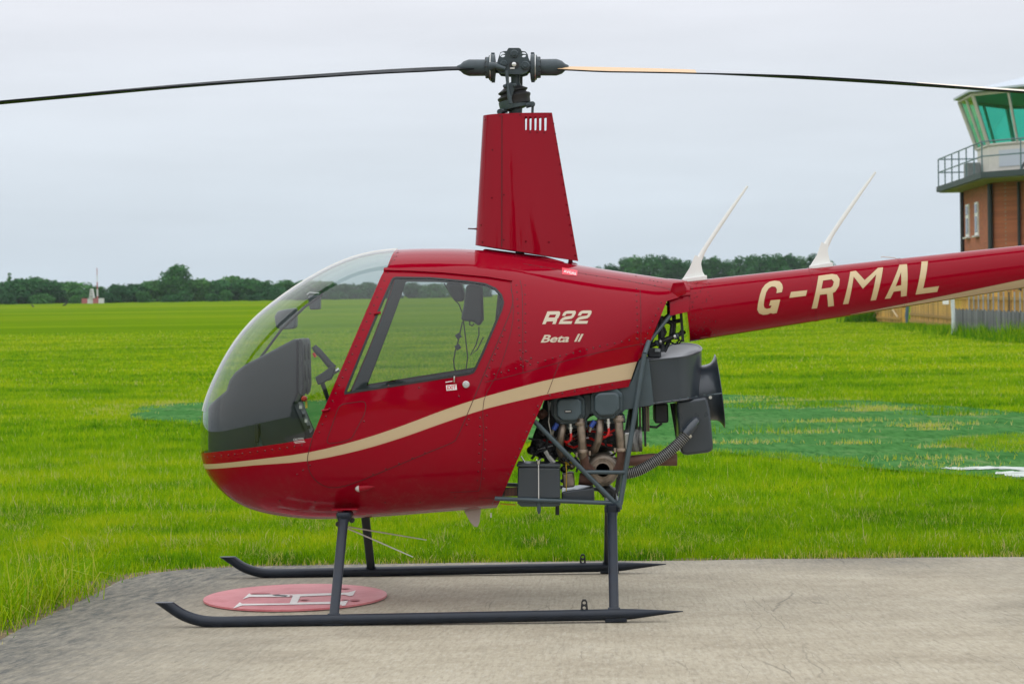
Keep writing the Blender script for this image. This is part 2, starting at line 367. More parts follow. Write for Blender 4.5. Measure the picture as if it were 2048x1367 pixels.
# dark lichen and weathering along the free edge of the slab
am = nd(t, 'ShaderNodeMath', operation='MULTIPLY_ADD'); t.links.new(big, am.inputs[0]); am.inputs[1].default_value = .9; t.links.new(geo.outputs['Fac'], am.inputs[2])
lf = mrange(t, am.outputs[0], .50, 1.05, 0, 1)
lk = nd(t, 'ShaderNodeMath', operation='MULTIPLY'); t.links.new(lf, lk.inputs[0]); t.links.new(mrange(t, lich, .3, .62, .25, 1), lk.inputs[1])
c = mixc(t, lk.outputs[0], c, (.070, .073, .068))
t.links.new(c, b.inputs['Base Color']); b.inputs['Roughness'].default_value = .88; b.inputs['Specular IOR Level'].default_value = .25
hm = nd(t, 'ShaderNodeMath', operation='ADD'); t.links.new(fine, hm.inputs[0]); t.links.new(brush, hm.inputs[1])
bp = nd(t, 'ShaderNodeBump'); bp.inputs['Strength'].default_value = .55; bp.inputs['Distance'].default_value = .008; t.links.new(hm.outputs[0], bp.inputs['Height']); t.links.new(bp.outputs[0], b.inputs['Normal'])
bm = bmesh.new()
gx = np.arange(-8.5, 26.1, .25); gy = np.arange(-30, 3.1, .25)
vs_ = [bm.verts.new((p[0], p[1], 0)) for p in pad_poly]; bm.faces.new(vs_)
for a in np.arange(-8, 12, .5): bmesh.ops.bisect_plane(bm, geom=bm.verts[:]+bm.edges[:]+bm.faces[:], plane_co=(a, 0, 0), plane_no=(1, 0, 0))
for a in np.arange(-8, 3, .5): bmesh.ops.bisect_plane(bm, geom=bm.verts[:]+bm.edges[:]+bm.faces[:], plane_co=(0, a, 0), plane_no=(0, 1, 0))
bmesh.ops.triangulate(bm, faces=bm.faces[:])
for f in bm.faces:
    if f.normal.z < 0: f.normal_flip()
ex = bmesh.ops.extrude_face_region(bm, geom=[f for f in bm.faces])
bmesh.ops.translate(bm, verts=[v for v in ex['geom'] if isinstance(v, bmesh.types.BMVert)], vec=(0, 0, 0))
low = [v for v in bm.verts]
# the original faces stay as the underside
new = set(v for v in ex['geom'] if isinstance(v, bmesh.types.BMVert))
for v in bm.verts:
    if v not in new: v.co.z = -.14
bmesh.ops.recalc_face_normals(bm, faces=bm.faces[:])
me = bpy.data.meshes.new('concrete_pad'); bm.to_mesh(me); bm.free(); me.materials.append(cm)
co = np.array([v.co[:2] for v in me.vertices]); ed = pdist(pad_edge, co, False)
a = me.attributes.new('edge', 'FLOAT', 'POINT'); a.data.foreach_set('value', (np.exp(-ed/.75)*(.35+.65*np.clip((-co[:, 0]-.2)/2.2, 0, 1))).astype(np.float32))
o = bpy.data.objects.new('concrete_pad', me); COL.objects.link(o); tag(o, 'weathered brushed concrete helicopter pad with lichen dark edge', kind='structure')

# ---- soil strip where the turf meets the slab
sm, t, b, oc = new_nodes('verge_soil')
n = noise(t, oc, 14, 6, .7); r_ = ramp(t, [(.3, (.05, .035, .018)), (.55, (.15, .105, .05)), (.75, (.30, .23, .11))]); t.links.new(n, r_.inputs[0]); t.links.new(r_.outputs[0], b.inputs['Base Color']); b.inputs['Roughness'].default_value = .95
line = [Vector((*p, 0)) for p in pad_edge]; mb = MB(); vs_ = []
for i, p in enumerate(line):
    tg = (line[min(i+1, len(line)-1)]-line[max(i-1, 0)]).normalized(); nn = Vector((tg.y, -tg.x, 0))
    wdt = .22+.12*rng.random()
    if nn.y < 0 and i < 10: nn = -nn
    if i >= 10 and nn.x > 0: nn = -nn
    vs_ += [p-nn*.05+Vector((0, 0, -.012)), p+nn*wdt+Vector((0, 0, -.02))]
mb.add(vs_, [(2*i, 2*i+2, 2*i+3, 2*i+1) for i in range(len(line)-1)])
tag(mb.build('soil_verge', sm), 'thin strip of dry soil between concrete pad and grass', kind='structure')

# ---- green matting of the old landing circle
gm, t, b, oc = new_nodes('green_matting')
n1 = noise(t, oc, 1.2, 6, .7, (.8, .7, 1)); n2 = noise(t, oc, 11, 5, .8, (1, .16, 1)); n3 = noise(t, oc, 1.6, 7, .8, (.9, .45, 1))
r_ = ramp(t, [(.3, (.040, .130, .032)), (.52, (.060, .170, .046)), (.75, (.110, .205, .068))]); t.links.new(n1, r_.inputs[0])
c = mixc(t, mrange(t, n2, .48, .66, 0, .85), r_.outputs[0], (.016, .070, .016))
c = mixc(t, mrange(t, n2, .42, .28, 0, .5), c, (.13, .25, .10))
c = mixc(t, mrange(t, n3, .58, .70, 0, .8), c, (.25, .25, .12))
t.links.new(c, b.inputs['Base Color']); b.inputs['Roughness'].default_value = 1; b.inputs['Specular IOR Level'].default_value = 0
bp = nd(t, 'ShaderNodeBump'); bp.inputs['Distance'].default_value = .02; t.links.new(n2, bp.inputs['Height']); t.links.new(bp.outputs[0], b.inputs['Normal'])
bm = bmesh.new(); bm.faces.new([bm.verts.new((p[0], p[1], 0)) for p in mat_poly])
for a_ in np.arange(-9, 14, 1.0): bmesh.ops.bisect_plane(bm, geom=bm.verts[:]+bm.edges[:]+bm.faces[:], plane_co=(a_, 0, 0), plane_no=(1, 0, 0))
for a_ in np.arange(4, 30, 1.0): bmesh.ops.bisect_plane(bm, geom=bm.verts[:]+bm.edges[:]+bm.faces[:], plane_co=(0, a_, 0), plane_no=(0, 1, 0))
bmesh.ops.triangulate(bm, faces=bm.faces[:])
for v in bm.verts: v.co.z = float(terrain(v.co.x, v.co.y))-.019
for f in bm.faces:
    f.normal_update()
    if f.normal.z < 0: f.normal_flip()
me = bpy.data.meshes.new('green_matting'); bm.to_mesh(me); bm.free(); me.materials.append(gm); ob = bpy.data.objects.new('green_matting', me); COL.objects.link(ob)
tag(ob, 'worn green artificial matting of landing circle laid in the grass', kind='structure')
pw = pmat('worn_white_line', (.42, .46, .42), .8, vary=.45, vscale=7)
mb = MB()
for poly in ([(1872,936),(1915,934),(1990,932),(2048,934),(2300,940),(2300,946),(2048,941),(1990,937),(1930,939)], [(1990,944),(2020,941),(2048,942),(2300,950),(2300,964),(2048,953),(2015,952)]):
    n = len(poly); pts = []
    for i in range(n):      # frayed edges
        for k in range(6):
            f_ = k/6; p = (poly[i][0]*(1-f_)+poly[(i+1) % n][0]*f_, poly[i][1]*(1-f_)+poly[(i+1) % n][1]*f_)
            pts.append(G(p[0]+rng.normal()*4, p[1]+rng.normal()*.8, 0)); pts[-1].z = float(terrain(pts[-1].x, pts[-1].y))-.013
    tri = tessellate_polygon([pts]); mb.add(pts, [tuple(f) for f in tri])
ob = mb.build('painted_line', pw, smooth=0)
tag(ob, 'worn white paint line on the green matting', kind='structure')

# ---- grass blades
def leafy(name, pts, trans=.36, attr=True, rough=.6):
    m = bpy.data.materials.new(name); m.use_nodes = True; t = m.node_tree; t.nodes.clear(); MATS[name] = m
    o = nd(t, 'ShaderNodeOutputMaterial'); d = nd(t, 'ShaderNodeBsdfPrincipled'); tr = nd(t, 'ShaderNodeBsdfTranslucent'); x = nd(t, 'ShaderNodeMixShader')
    d.inputs['Roughness'].default_value = rough; d.inputs['Specular IOR Level'].default_value = .06; x.inputs[0].default_value = trans
    a = nd(t, 'ShaderNodeAttribute', attribute_name='shade'); c = ramp(t, pts)
    if attr: t.links.new(a.outputs['Fac'], c.inputs[0])
    else:
        oi = nd(t, 'ShaderNodeObjectInfo'); s = nd(t, 'ShaderNodeMath', operation='MULTIPLY_ADD'); s.inputs[1].default_value = .45
        t.links.new(oi.outputs['Random'], s.inputs[0]); sb = nd(t, 'ShaderNodeMath', operation='MULTIPLY'); sb.inputs[1].default_value = .55
        t.links.new(a.outputs['Fac'], sb.inputs[0]); t.links.new(sb.outputs[0], s.inputs[2]); t.links.new(s.outputs[0], c.inputs[0])
    t.links.new(c.outputs[0], d.inputs['Base Color']); t.links.new(c.outputs[0], tr.inputs[0])
    t.links.new(d.outputs[0], x.inputs[1]); t.links.new(tr.outputs[0], x.inputs[2]); t.links.new(x.outputs[0], o.inputs[0])
    return m
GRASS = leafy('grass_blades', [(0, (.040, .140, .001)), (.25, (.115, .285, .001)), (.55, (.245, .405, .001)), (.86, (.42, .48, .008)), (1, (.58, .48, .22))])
def vnoise(x, y, s, seed):       # cheap smooth value noise
    g = np.random.default_rng(seed).random((64, 64)); u = x*s; v = y*s
    i = np.floor(u).astype(int); j = np.floor(v).astype(int); fu = u-i; fv = v-j; fu = fu*fu*(3-2*fu); fv = fv*fv*(3-2*fv)
    h = lambda a, b_: g[a % 64, b_ % 64]
    return (h(i, j)*(1-fu)+h(i+1, j)*fu)*(1-fv)+(h(i, j+1)*(1-fu)+h(i+1, j+1)*fu)*fv
def blades(name, xy, z, h, wd, shade, two, lean=.7, mat=None):
    n = len(xy); an = rng.random(n)*2*math.pi; la = rng.random(n)*2*math.pi; ll = np.minimum(np.abs(rng.normal(size=n))*lean, 1.25)*h
    B = np.column_stack([xy, z]); sd_ = np.column_stack([np.cos(an), np.sin(an), np.zeros(n)])*(wd/2)[:, None]
    ld = np.column_stack([np.cos(la), np.sin(la), np.zeros(n)]); tip = B+ld*ll[:, None]; tip[:, 2] += h*np.sqrt(np.maximum(.15, 1-(ll/h)**2*.5))
    if two:
        midp = B+ld*(ll*.35)[:, None]; midp[:, 2] += h*.58
        V = np.stack([B-sd_, B+sd_, midp+sd_*.8, midp-sd_*.8, tip], 1).reshape(-1, 3); k = 5
        base = (np.arange(n)*5)[:, None]; Fa = np.concatenate([base+np.array([[0, 1, 2]]), base+np.array([[0, 2, 3]]), base+np.array([[3, 2, 4]])])
    else:
        V = np.stack([B-sd_, B+sd_, tip], 1).reshape(-1, 3); k = 3; Fa = (np.arange(n)*3)[:, None]+np.array([[0, 1, 2]])
    return arr_mesh(name, V, Fa, mat or GRASS, np.repeat(shade, k))
def scatter(d0, d1, dens, margin=1.3):
    area = .5*.452*(d1*d1-d0*d0)+2*margin*(d1-d0); n = int(area*dens)
    d = np.sqrt(rng.random(n)*(d1*d1-d0*d0)+d0*d0); u = (rng.random(n)*2-1)*(.226*d+margin)
    x = CX-math.sin(YAW)*d+math.cos(YAW)*u; y = CY+math.cos(YAW)*d+math.sin(YAW)*u
    P = np.column_stack([x, y]); return P
def grass_band(name, d0, d1, dens, hmin, hmax, wd, two):
    P = scatter(d0, d1, dens)
    ins = pin(pad_poly, P); pe = pdist(pad_edge, P, False)
    keep = ~ins | ((pe < .05) & (rng.random(len(P)) < .25))
    md = pdist(mat_poly, P); inm = pin(mat_poly, P) & ~pin(wedge_poly, P) & (md > .55*vnoise(P[:, 0], P[:, 1], 2.3, 41)**2); keep &= ~inm
    keep &= rng.random(len(P)) < np.clip((110-np.hypot(P[:, 0]-CX, P[:, 1]-CY))/45, 0, 1)
    P = P[keep]; pe = pe[keep]
    cl = vnoise(P[:, 0], P[:, 1], 1.7, 3); cl2 = vnoise(P[:, 0]*.6, P[:, 1], .35, 4); cl3 = vnoise(P[:, 0], P[:, 1], 5.5, 9)
    if d1 < 30:
        k = rng.random(len(P)) < np.clip((pe-.10*vnoise(P[:, 0], P[:, 1], 2.7, 51)+.03)/(.06+.26*vnoise(P[:, 0], P[:, 1], 1.9, 52)), .10, 1)*np.clip(.30+1.15*cl3, 0, 1); P, pe, cl, cl2, cl3 = P[k], pe[k], cl[k], cl2[k], cl3[k]
    n = len(P); h = (hmin+(hmax-hmin)*rng.random(n))*(.40+.55*cl+.65*cl3)
    h *= np.clip(.28+pe*2.2, 0, 1); tall = rng.random(n) < .014; h[tall] *= 2.3
    long_ = np.clip((-P[:, 0]-1.9)/.9, 0, 1)*np.clip((.9-P[:, 1])/1.5, 0, 1); h *= 1+.3*long_; h *= np.clip(.6+pdist(mat_poly, P)*.5, 0, 1)
    dist = np.hypot(P[:, 0]-CX, P[:, 1]-CY); cl4 = vnoise(P[:, 0]*.5, P[:, 1], 1.1, 17)
    sh = np.clip(-.10+.46*rng.random(n)+.34*cl+.34*cl2+.30*cl4-.40*cl3+rng.normal(size=n)*.07+.10*np.clip((dist-16)/40, 0, 1)-.28*np.exp(-pe/.35), 0, .84)  # blades darken toward the pad edge, thatch shadow put into their tone
    edge_dry = (pe < .04+.30*vnoise(P[:, 0], P[:, 1], 1.3, 23)) & (rng.random(n) < .75*np.clip(vnoise(P[:, 0], P[:, 1], 2.1, 29)*1.6-.1, 0, 1))
    dry = (rng.random(n) < .02) | edge_dry | ((rng.random(n) < .22) & (cl3 > .72) & (cl2 > .5)); sh[dry] = .86+.14*rng.random(dry.sum())
    w_ = wd*(.7+.6*rng.random(n))
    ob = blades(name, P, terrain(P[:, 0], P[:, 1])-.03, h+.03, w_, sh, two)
    return tag(ob, 'bright green uncut grass growing between the pad and the far field', 'grass', kind='stuff')
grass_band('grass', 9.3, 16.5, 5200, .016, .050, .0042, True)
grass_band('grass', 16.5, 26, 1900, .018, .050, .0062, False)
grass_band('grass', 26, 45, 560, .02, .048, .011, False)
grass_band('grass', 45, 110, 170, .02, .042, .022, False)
# dry tufts and weeds on the matting
def tufts(centres, rad, per, hh, shade0, shade1, wd):
    P = []; H = []; S = []
    for (x, y) in centres:
        r = rad*(.5+rng.random()); n = int(per*(.5+rng.random()))
        P.append(np.column_stack([x+rng.normal(size=n)*r*1.8, y+rng.normal(size=n)*r])); H.append(hh*(.5+rng.random(n))); S.append(shade0+(shade1-shade0)*rng.random(n))
    return np.concatenate(P), np.concatenate(H), np.concatenate(S)
cs = [G(*p)[:2] for p in ((1520,797),(1580,810),(1608,802),(1567,817),(1700,814),(1730,822),(1755,817),(1800,819),(1830,851),(1850,853),(1870,859),(1707,886),(1722,842),(1860,917),(1868,930),(1875,802),(1850,800),(1690,800),(1530,802),(1950,830),(1600,865),(1660,843),(1450,806),(300,812),(205,822),(240,815),(222,829),(330,808),(350,806),(640,803),(1905,848),(1480,885),(1895,893))]
P1, H1, S1 = tufts(cs, .13, 150, .045, .84, 1, .01)
cs = [G(*p)[:2] for p in ((1645,797),(1640,799),(1570,808),(1590,810),(1655,812),(1668,814),(1890,828),(1905,829),(1868,820),(1525,863),(240,800),(330,803),(235,803),(1610,796),(1480,815),(1760,797),(1770,799),(1850,804),(1820,802))]
P2, H2, S2 = tufts(cs, .20, 140, .09, .1, .6, .01)
P = np.concatenate([P1, P2]); H = np.concatenate([H1, H2]); S = np.concatenate([S1, S2])
tag(blades('weed_tufts', P, terrain(P[:, 0], P[:, 1])-.03, H+.01, np.full(len(P), .013), S, False, .7), 'straw coloured and green tufts growing through the green matting', 'weeds', kind='stuff')

# arching tussock at the corner of the slab
P = np.concatenate([np.array(G(x, y)[:2])[None]+rng.normal(size=(k, 2))*np.array([.10, .12]) for x, y, k in ((20,1225,170),(70,1205,170),(105,1195,100),(-20,1250,120),(140,1175,60))])
n = len(P); tag(blades('tussock', P, np.full(n, -.03), .16+.2*rng.random(n), np.full(n, .006), np.where(rng.random(n) < .18, .9, .25+.5*rng.random(n)), True, 1.1), 'long arching grass tussock hanging over the corner of the pad', 'grass', kind='stuff')

# ---- red landing disc with the letter H
dm, t, b, oc = new_nodes('faded_red_disc')
n1 = noise(t, oc, 3.5, 6, .7); n2 = noise(t, oc, 30, 5, .7)
r_ = ramp(t, [(.3, (.42, .09, .10)), (.5, (.53, .165, .175)), (.75, (.58, .22, .22))]); t.links.new(n1, r_.inputs[0])
c = mixc(t, mrange(t, n2, .5, .7, 0, .3), r_.outputs[0], (.38, .09, .10)); t.links.new(c, b.inputs['Base Color']); b.inputs['Roughness'].default_value = .55
c0 = (G(408, 1201)+G(774, 1190))/2; near = G(600, 1223.5); far = G(600, 1172)
dc = Vector(((G(408, 1200).x+G(774, 1193).x)/2, (near.y+far.y)/2, 0)); rad = (G(774, 1193).x-G(408, 1200).x)/2; rady = (far.y-near.y)/2
disc = empty('landing_disc', dc); tag(disc, 'faded red disc with white letter H lying on the concrete pad', 'pad marking')
mb = MB(); ring = [(math.cos(2*math.pi*i/72), math.sin(2*math.pi*i/72)) for i in range(72)]
mb.add([(x*rad, y*rady, .0045) for x, y in ring]+[(x*rad, y*rady, .014) for x, y in ring], [tuple(range(72, 144))]+[(i, (i+1) % 72, (i+1) % 72+72, i+72) for i in range(72)])
mb.build('plate', dm, disc)
def flat_poly(name, pts, z, mat, parent):
    P = [G(*QP(*p), z)-dc for p in pts]; P = [Vector((p.x, p.y, z)) for p in P]; mb = MB(); mb.add(P, [tuple(f) for f in tessellate_polygon([P])])
    ob = mb.build(name, mat, parent, smooth=0)
    for p in ob.data.polygons:
        if p.normal.z < 0: p.flip()
    return ob
dw = pmat('faded_white_paint', (.66, .64, .60), .6, vary=.12, vscale=25)
flat_poly('letter', [(475,236),(542,176),(560,190),(990,187),(1530,168),(1607,147),(1578,198),(1545,204),(1490,190),(1052,208),(1022,268),(1440,258),(1530,250),(1500,298),(1470,300),(1440,281),(470,298),(378,328),(448,265),(470,281),(945,276),(972,212),(545,212)], .0165, dw, disc)
scf = pmat('deep_red_scuff', (.33, .01, .02), .5)
for c_, a_, b_ in (((655,177),95,9), ((1092,239),46,6), ((1595,243),46,9), ((1500,240),34,6), ((1500,125),44,6), ((958,201),16,5)):
    flat_poly('scuff', [(c_[0]+a_*math.cos(i*math.pi/8)*(1+.15*math.sin(i*3)), c_[1]+b_*math.sin(i*math.pi/8)) for i in range(16)], .0185, scf, disc)
flat_poly('scuff', [(770,190),(830,186),(860,192),(930,196),(900,206),(850,200),(800,199)], .0187, CHAR, disc)

# ================================================================== TREES
LEAF = leafy('tree_leaves', [(0, (.012, .055, .022)), (.4, (.034, .130, .038)), (.75, (.068, .200, .042)), (1, (.12, .26, .05))], .3, attr=False, rough=.7)
BARK = pmat('bark', (.06, .048, .036), .9, vary=.3)
def crown_mesh(name, blobs, n, leaf, seed):
    g = np.random.default_rng(seed); V = []; S = []
    wts = np.array([b_[3]*b_[3] for b_ in blobs]); wts /= wts.sum()
    for bi, (bx, by, bz, br) in enumerate(blobs):
        k = int(n*wts[bi]); d = g.normal(size=(k, 3)); d /= np.linalg.norm(d, axis=1)[:, None]
        rr = br*(1-np.abs(g.normal(size=k))*.16)*(1+.14*np.sin(d[:, 0]*7+bi)*np.sin(d[:, 2]*6+bi*2)); c_ = np.array([bx, by, bz])+d*rr[:, None]*np.array([1, 1, .9])
        nn = d+g.normal(size=(k, 3))*.55; nn /= np.linalg.norm(nn, axis=1)[:, None]
        a_ = np.cross(nn, g.normal(size=(k, 3))); a_ /= np.linalg.norm(a_, axis=1)[:, None]; b2 = np.cross(nn, a_)
        s = (leaf*(.45+g.random(k)))[:, None]
        V.append(np.stack([c_-a_*s, c_-b2*s*.6, c_+a_*s, c_+b2*s*.6], 1)); S.append(np.clip(g.random(k)*.55+.3*g.random(), 0, 1))
    V = np.concatenate(V); S = np.concatenate(S); V = V[V[:, :, 2].min(1) > .02*1]if False else V
    m = len(V); return V.reshape(-1, 3), np.arange(m*4).reshape(m, 4), np.repeat(S, 4)
def make_tree(name, height, width, nb, n, leaf, seed, low=.12):
    g = np.random.default_rng(seed); root = empty(name); blobs = []
    for i in range(nb):
        f_ = (i+.5)/nb; z = height*(low+(.86-low)*f_); env = math.sin(math.pi*min(.97, .28+.68*f_))**.7
        an = g.random()*6.28*1+i*2.4; rr = width*.5*env*(.15+.5*g.random())
        br = width*(.20+.12*g.random())*(.75+.35*env); blobs.append((rr*math.cos(an), rr*math.sin(an), min(z, height-br*.9), br))
    blobs.append((0, 0, height-width*.21, width*.21))
    V, Fa, S = crown_mesh(name, blobs, n, leaf, seed)
    V[:, 2] = np.maximum(V[:, 2], .05)
    arr_mesh('crown', V, Fa, LEAF, S, root)
    mb = MB(); th = height*.55; pts = [(0, 0, -.3), (.05*width*.2, 0, th*.3), (0, .03*width, th*.65), (.02*width, 0, th)]
    mb.tube(pts, [width*.035+.08, width*.03+.05, width*.024+.03, width*.014], 8)
    for (bx, by, bz, br) in blobs[1::2]:
        z0 = min(th*.8, bz*.55); mb.tube([(0, 0, z0), (bx*.5, by*.5, (z0+bz)*.5), (bx, by, bz)], [width*.018, width*.012, .02], 6)
    mb.build('trunk', BARK, root)
    return root
protos = [make_tree('field_tree', 4.2, 5.4, 9, 2600, .24, 11), make_tree('field_tree', 4.6, 4.8, 9, 2600, .24, 12), make_tree('field_tree', 3.8, 6.2, 10, 2800, .24, 13), make_tree('field_tree', 4.4, 5.2, 11, 2800, .22, 14)]
PH = [4.2, 4.6, 3.8, 4.4]; used = [False]*4
def put(k, px, top, d, wide=1.0, label=None, group=None, name=None):
    o = protos[k] if not used[k] else copy_tree(protos[k]); used[k] = True
    p = T(px, d); o.location = p - Vector((0, 0, .25)); r = ray(px, top); tt = d/math.hypot(r.x, r.y); zt = CZ+r.z*tt
    s = (zt-p.z+.25)/PH[k]; o.scale = (s*wide, s*wide, s); o.rotation_euler = (0, 0, rng.random()*6.28)
    if name: o.name = name
    tag(o, label, 'tree', group); return o
HL = 'dark green bushy tree in the low hedgerow along the field edge'; HG = 'hedgerow trees along the far field edge'
tops = [(-70,556),(-32,562),(6,563),(40,556),(72,557),(104,561),(138,565),(160,578),(198,572),(232,569),(268,567),(300,562),(318,563),(402,560),(432,558),(466,553),(500,556),(528,562),(546,572),(574,560),(612,558),(648,560),(690,566),(735,564),(778,566),(825,563),(870,565),(915,563),(965,566)]
def hedge_label(x, w):
    for lim, s in ((45, 'dark hedgerow %s around the thin sparse tree top'), (120, 'dark hedgerow %s behind the crows in the field'), (170, 'dark hedgerow %s next to the red and white signal trestle'), (205, 'dark hedgerow %s behind the striped signal mast'), (310, 'dark hedgerow %s between the striped mast and the tall rounded tree'), (340, 'dark hedgerow %s touching the tall rounded tree on its mast side'), (405, 'dark hedgerow %s touching the tall rounded tree on its helicopter side'), (590, 'dark hedgerow %s between the tall rounded tree and the helicopter'), (760, 'dark hedgerow %s seen through the helicopter windshield')):
        if x < lim: return s % w
    return 'dark hedgerow %s seen through the helicopter door window' % w
for i, (x, y) in enumerate(tops):
    put(i % 4, x, y+rng.normal()*1.5, 395+rng.random()*14, 1.0+.35*rng.random()+.35, hedge_label(x, 'tree'), HG)
for i, (x, y) in enumerate([(15,585),(85,586),(150,590),(215,585),(285,582),(340,588),(370,580),(425,586),(450,580),(510,588),(545,586),(600,585),(670,588),(755,586),(845,588),(940,586)]):
    put((i+1) % 4, x, y, 384+rng.random()*6, 1.35, hedge_label(x, 'bush').replace('dark', 'low rounded'), 'bushes in front of the hedgerow', 'hedge_bush')
big = make_tree('tall_tree', 8.2, 7.2, 16, 5200, .26, 31, .2)
p = T(357, 398); big.location = p-Vector((0, 0, .2)); r = ray(357, 526); zt = CZ+r.z*398/math.hypot(r.x, r.y); s = (zt-p.z)/8.2; big.scale = (s*1.25, s*1.25, s)
tag(big, 'tall rounded tree standing well above the hedgerow on the field edge', 'tree')
sap = make_tree('thin_tree', 6.0, 1.6, 7, 500, .16, 33, .5); p = T(20, 404); r = ray(20, 545); zt = CZ+r.z*404/math.hypot(r.x, r.y); sap.location = p; sap.scale = (1, 1, (zt-p.z)/6)
tag(sap, 'thin sparse tree top poking out above the hedgerow', 'tree')
WL = 'tall dense tree of the wood beyond the tail boom'; WG = 'trees of the wood beyond the tail boom'
wt = [(1196,533),(1222,524),(1250,514),(1272,509),(1300,508),(1328,507),(1350,513),(1378,516),(1402,510),(1430,512),(1456,518),(1480,514),(1506,508),(1530,505),(1556,503),(1580,508),(1604,512),(1628,508),(1650,516)]
wp = [make_tree('wood_tree', 9.5, 6.2, 14, 3600, .26, 41, .1), make_tree('wood_tree', 9.0, 7.0, 14, 3600, .26, 42, .1), make_tree('wood_tree', 10, 5.6, 14, 3400, .24, 43, .1)]; wph = [9.5, 9.0, 10]; wu = [False]*3
for i, (x, y) in enumerate(wt):
    k = i % 3; o = wp[k] if not wu[k] else copy_tree(wp[k]); wu[k] = True
    d = 455+rng.random()*25; p = T(x, d); r = ray(x, y+rng.normal()*2); zt = CZ+r.z*d/math.hypot(r.x, r.y); s = (zt-p.z)/wph[k]; o.location = p; o.scale = (s*1.35, s*1.35, s); o.rotation_euler = (0, 0, rng.random()*6.28)
    tag(o, 'tall dense woodland tree between mast fairing and first tail boom antenna' if x < 1395 else 'tall dense woodland tree between the two white tail boom antennas' if x < 1640 else 'tall dense woodland tree just past the aft tail boom antenna', 'tree', WG)

for k in range(15):                      # trees on the near side of the pad, mirrored in paint and glass
    o = copy_tree(wp[k % 3]); an = R(-52+k*7.4)+rng.normal()*.02; d = 58+rng.random()*9; o.location = (CX+math.sin(an)*d, -d, -.1); s = .8+.8*rng.random()**2; o.scale = (s*1.25, s*1.25, s); o.rotation_euler = (0, 0, rng.random()*6.28)
    tag(o, 'tall leafy tree on the near side of the pad, mirrored in the red paint', 'tree', 'trees mirrored in the helicopter')

# ---- far marker, mast and crows
REDB = pmat('marker_red', (.36, .10, .10), .6); WHB = pmat('marker_white', (.55, .55, .54), .6)
p = T(186, 372); mk = empty('runway_marker', p); tag(mk, 'red and white signal trestle with checkered boards by the hedgerow', 'marker'); u_ = 372/F
for i in range(4):
    MB().box((( -16.5+i*11)*u_, 0, 5*u_), (10.6*u_, .25, 10*u_)).build('board', REDB if i % 2 == 0 else WHB, mk)
MB().prism([(-7*u_, 10.3*u_), (3*u_, 10.3*u_), (0*u_, 29*u_), (-4*u_, 29*u_)], -.4, .4).build('trestle', WHB, mk)
for k in range(3): MB().box((-2*u_, -.45, (14+k*5)*u_), ((6-k*1.3)*u_, .06, 1.2*u_)).build('louvre', LINING, mk)
p = T(195, 374); ms = empty('signal_mast', p); tag(ms, 'slim red and white striped mast standing beside the signal trestle', 'mast')
for i in range(5):
    MB().tube([(0, 0, i*14*u_), (0, 0, (i+1)*14*u_-.01)], .14-.02*i, 8).build('mast_section', REDB if i % 2 == 0 else WHB, ms)
def crow(px, py_d, s, rz, label):
    p = T(px, py_d); c_ = empty('crow', p, rz); tag(c_, label, 'bird', 'crows on the field')
    c_.scale = (s, s, s); mb = MB()
    mb.tube([(-.30, 0, .12), (-.2, 0, .14), (-.05, 0, .20), (.08, 0, .27), (.15, 0, .33), (.20, 0, .37), (.25, 0, .365), (.33, 0, .345)], [.012, .05, .085, .08, .055, .05, .04, .006], 10)
    mb.build('body', BLACK, c_)
    for sgn in (-1, 1):
        MB().tube([(.0, sgn*.03, .16), (.02, sgn*.035, .0)], .01, 6).build('leg', BLACK, c_)
        MB().tube([(.08, sgn*.07, .26), (-.1, sgn*.085, .2), (-.28, sgn*.03, .13)], [.03, .045, .01], 8).build('wing', BLACK, c_)
crow(65, 292, .95, 2.6, 'small black crow standing in the field, further from the red marker')
crow(130, 298, 1.25, .3, 'black crow with raised head standing in the field near the marker')

# ================================================================== CONTROL TOWER
br, t, b, oc = new_nodes('red_brick')
sx = nd(t, 'ShaderNodeSeparateXYZ'); t.links.new(oc, sx.inputs[0]); ad = nd(t, 'ShaderNodeMath', operation='ADD'); t.links.new(sx.outputs[0], ad.inputs[0]); t.links.new(sx.outputs[1], ad.inputs[1])
cb_ = nd(t, 'ShaderNodeCombineXYZ'); t.links.new(ad.outputs[0], cb_.inputs[0]); t.links.new(sx.outputs[2], cb_.inputs[1])
bk = nd(t, 'ShaderNodeTexBrick'); bk.inputs['Scale'].default_value = 1; bk.inputs['Brick Width'].default_value = .225; bk.inputs['Row Height'].default_value = .075; bk.inputs['Mortar Size'].default_value = .006
bk.inputs['Color1'].default_value = (.46, .130, .055, 1); bk.inputs['Color2'].default_value = (.33, .092, .042, 1); bk.inputs['Mortar'].default_value = (.30, .20, .13, 1)
t.links.new(cb_.outputs[0], bk.inputs['Vector']); t.links.new(bk.outputs[0], b.inputs['Base Color']); b.inputs['Roughness'].default_value = .9
bp = nd(t, 'ShaderNodeBump'); bp.inputs['Strength'].default_value = .5; bp.inputs['Distance'].default_value = .01; bp.invert = True; t.links.new(bk.outputs['Fac'], bp.inputs['Height']); t.links.new(bp.outputs[0], b.inputs['Normal'])
SLAB = pmat('slab_edge_dark', (.035, .055, .055), .7, vary=.2); SOFF = pmat('soffit', (.30, .30, .25), .8, vary=.1); RAILM = pmat('rail_teal', (.09, .16, .17), .5); CREAM = pmat('cream_panel', (.62, .59, .54), .7, vary=.08); ROOF = pmat('roof_felt', (.42, .47, .52), .5, vary=.06)
TGLASS = glass_mat('green_tinted_glass', (.22, .72, .60)); FRAME = pmat('window_frame', (.55, .52, .46), .6); PIPE = pmat('drain_pipe', (.018, .026, .028), .5)
def W(px, d): return (CX+(px-1150)/F*d, CY+d)
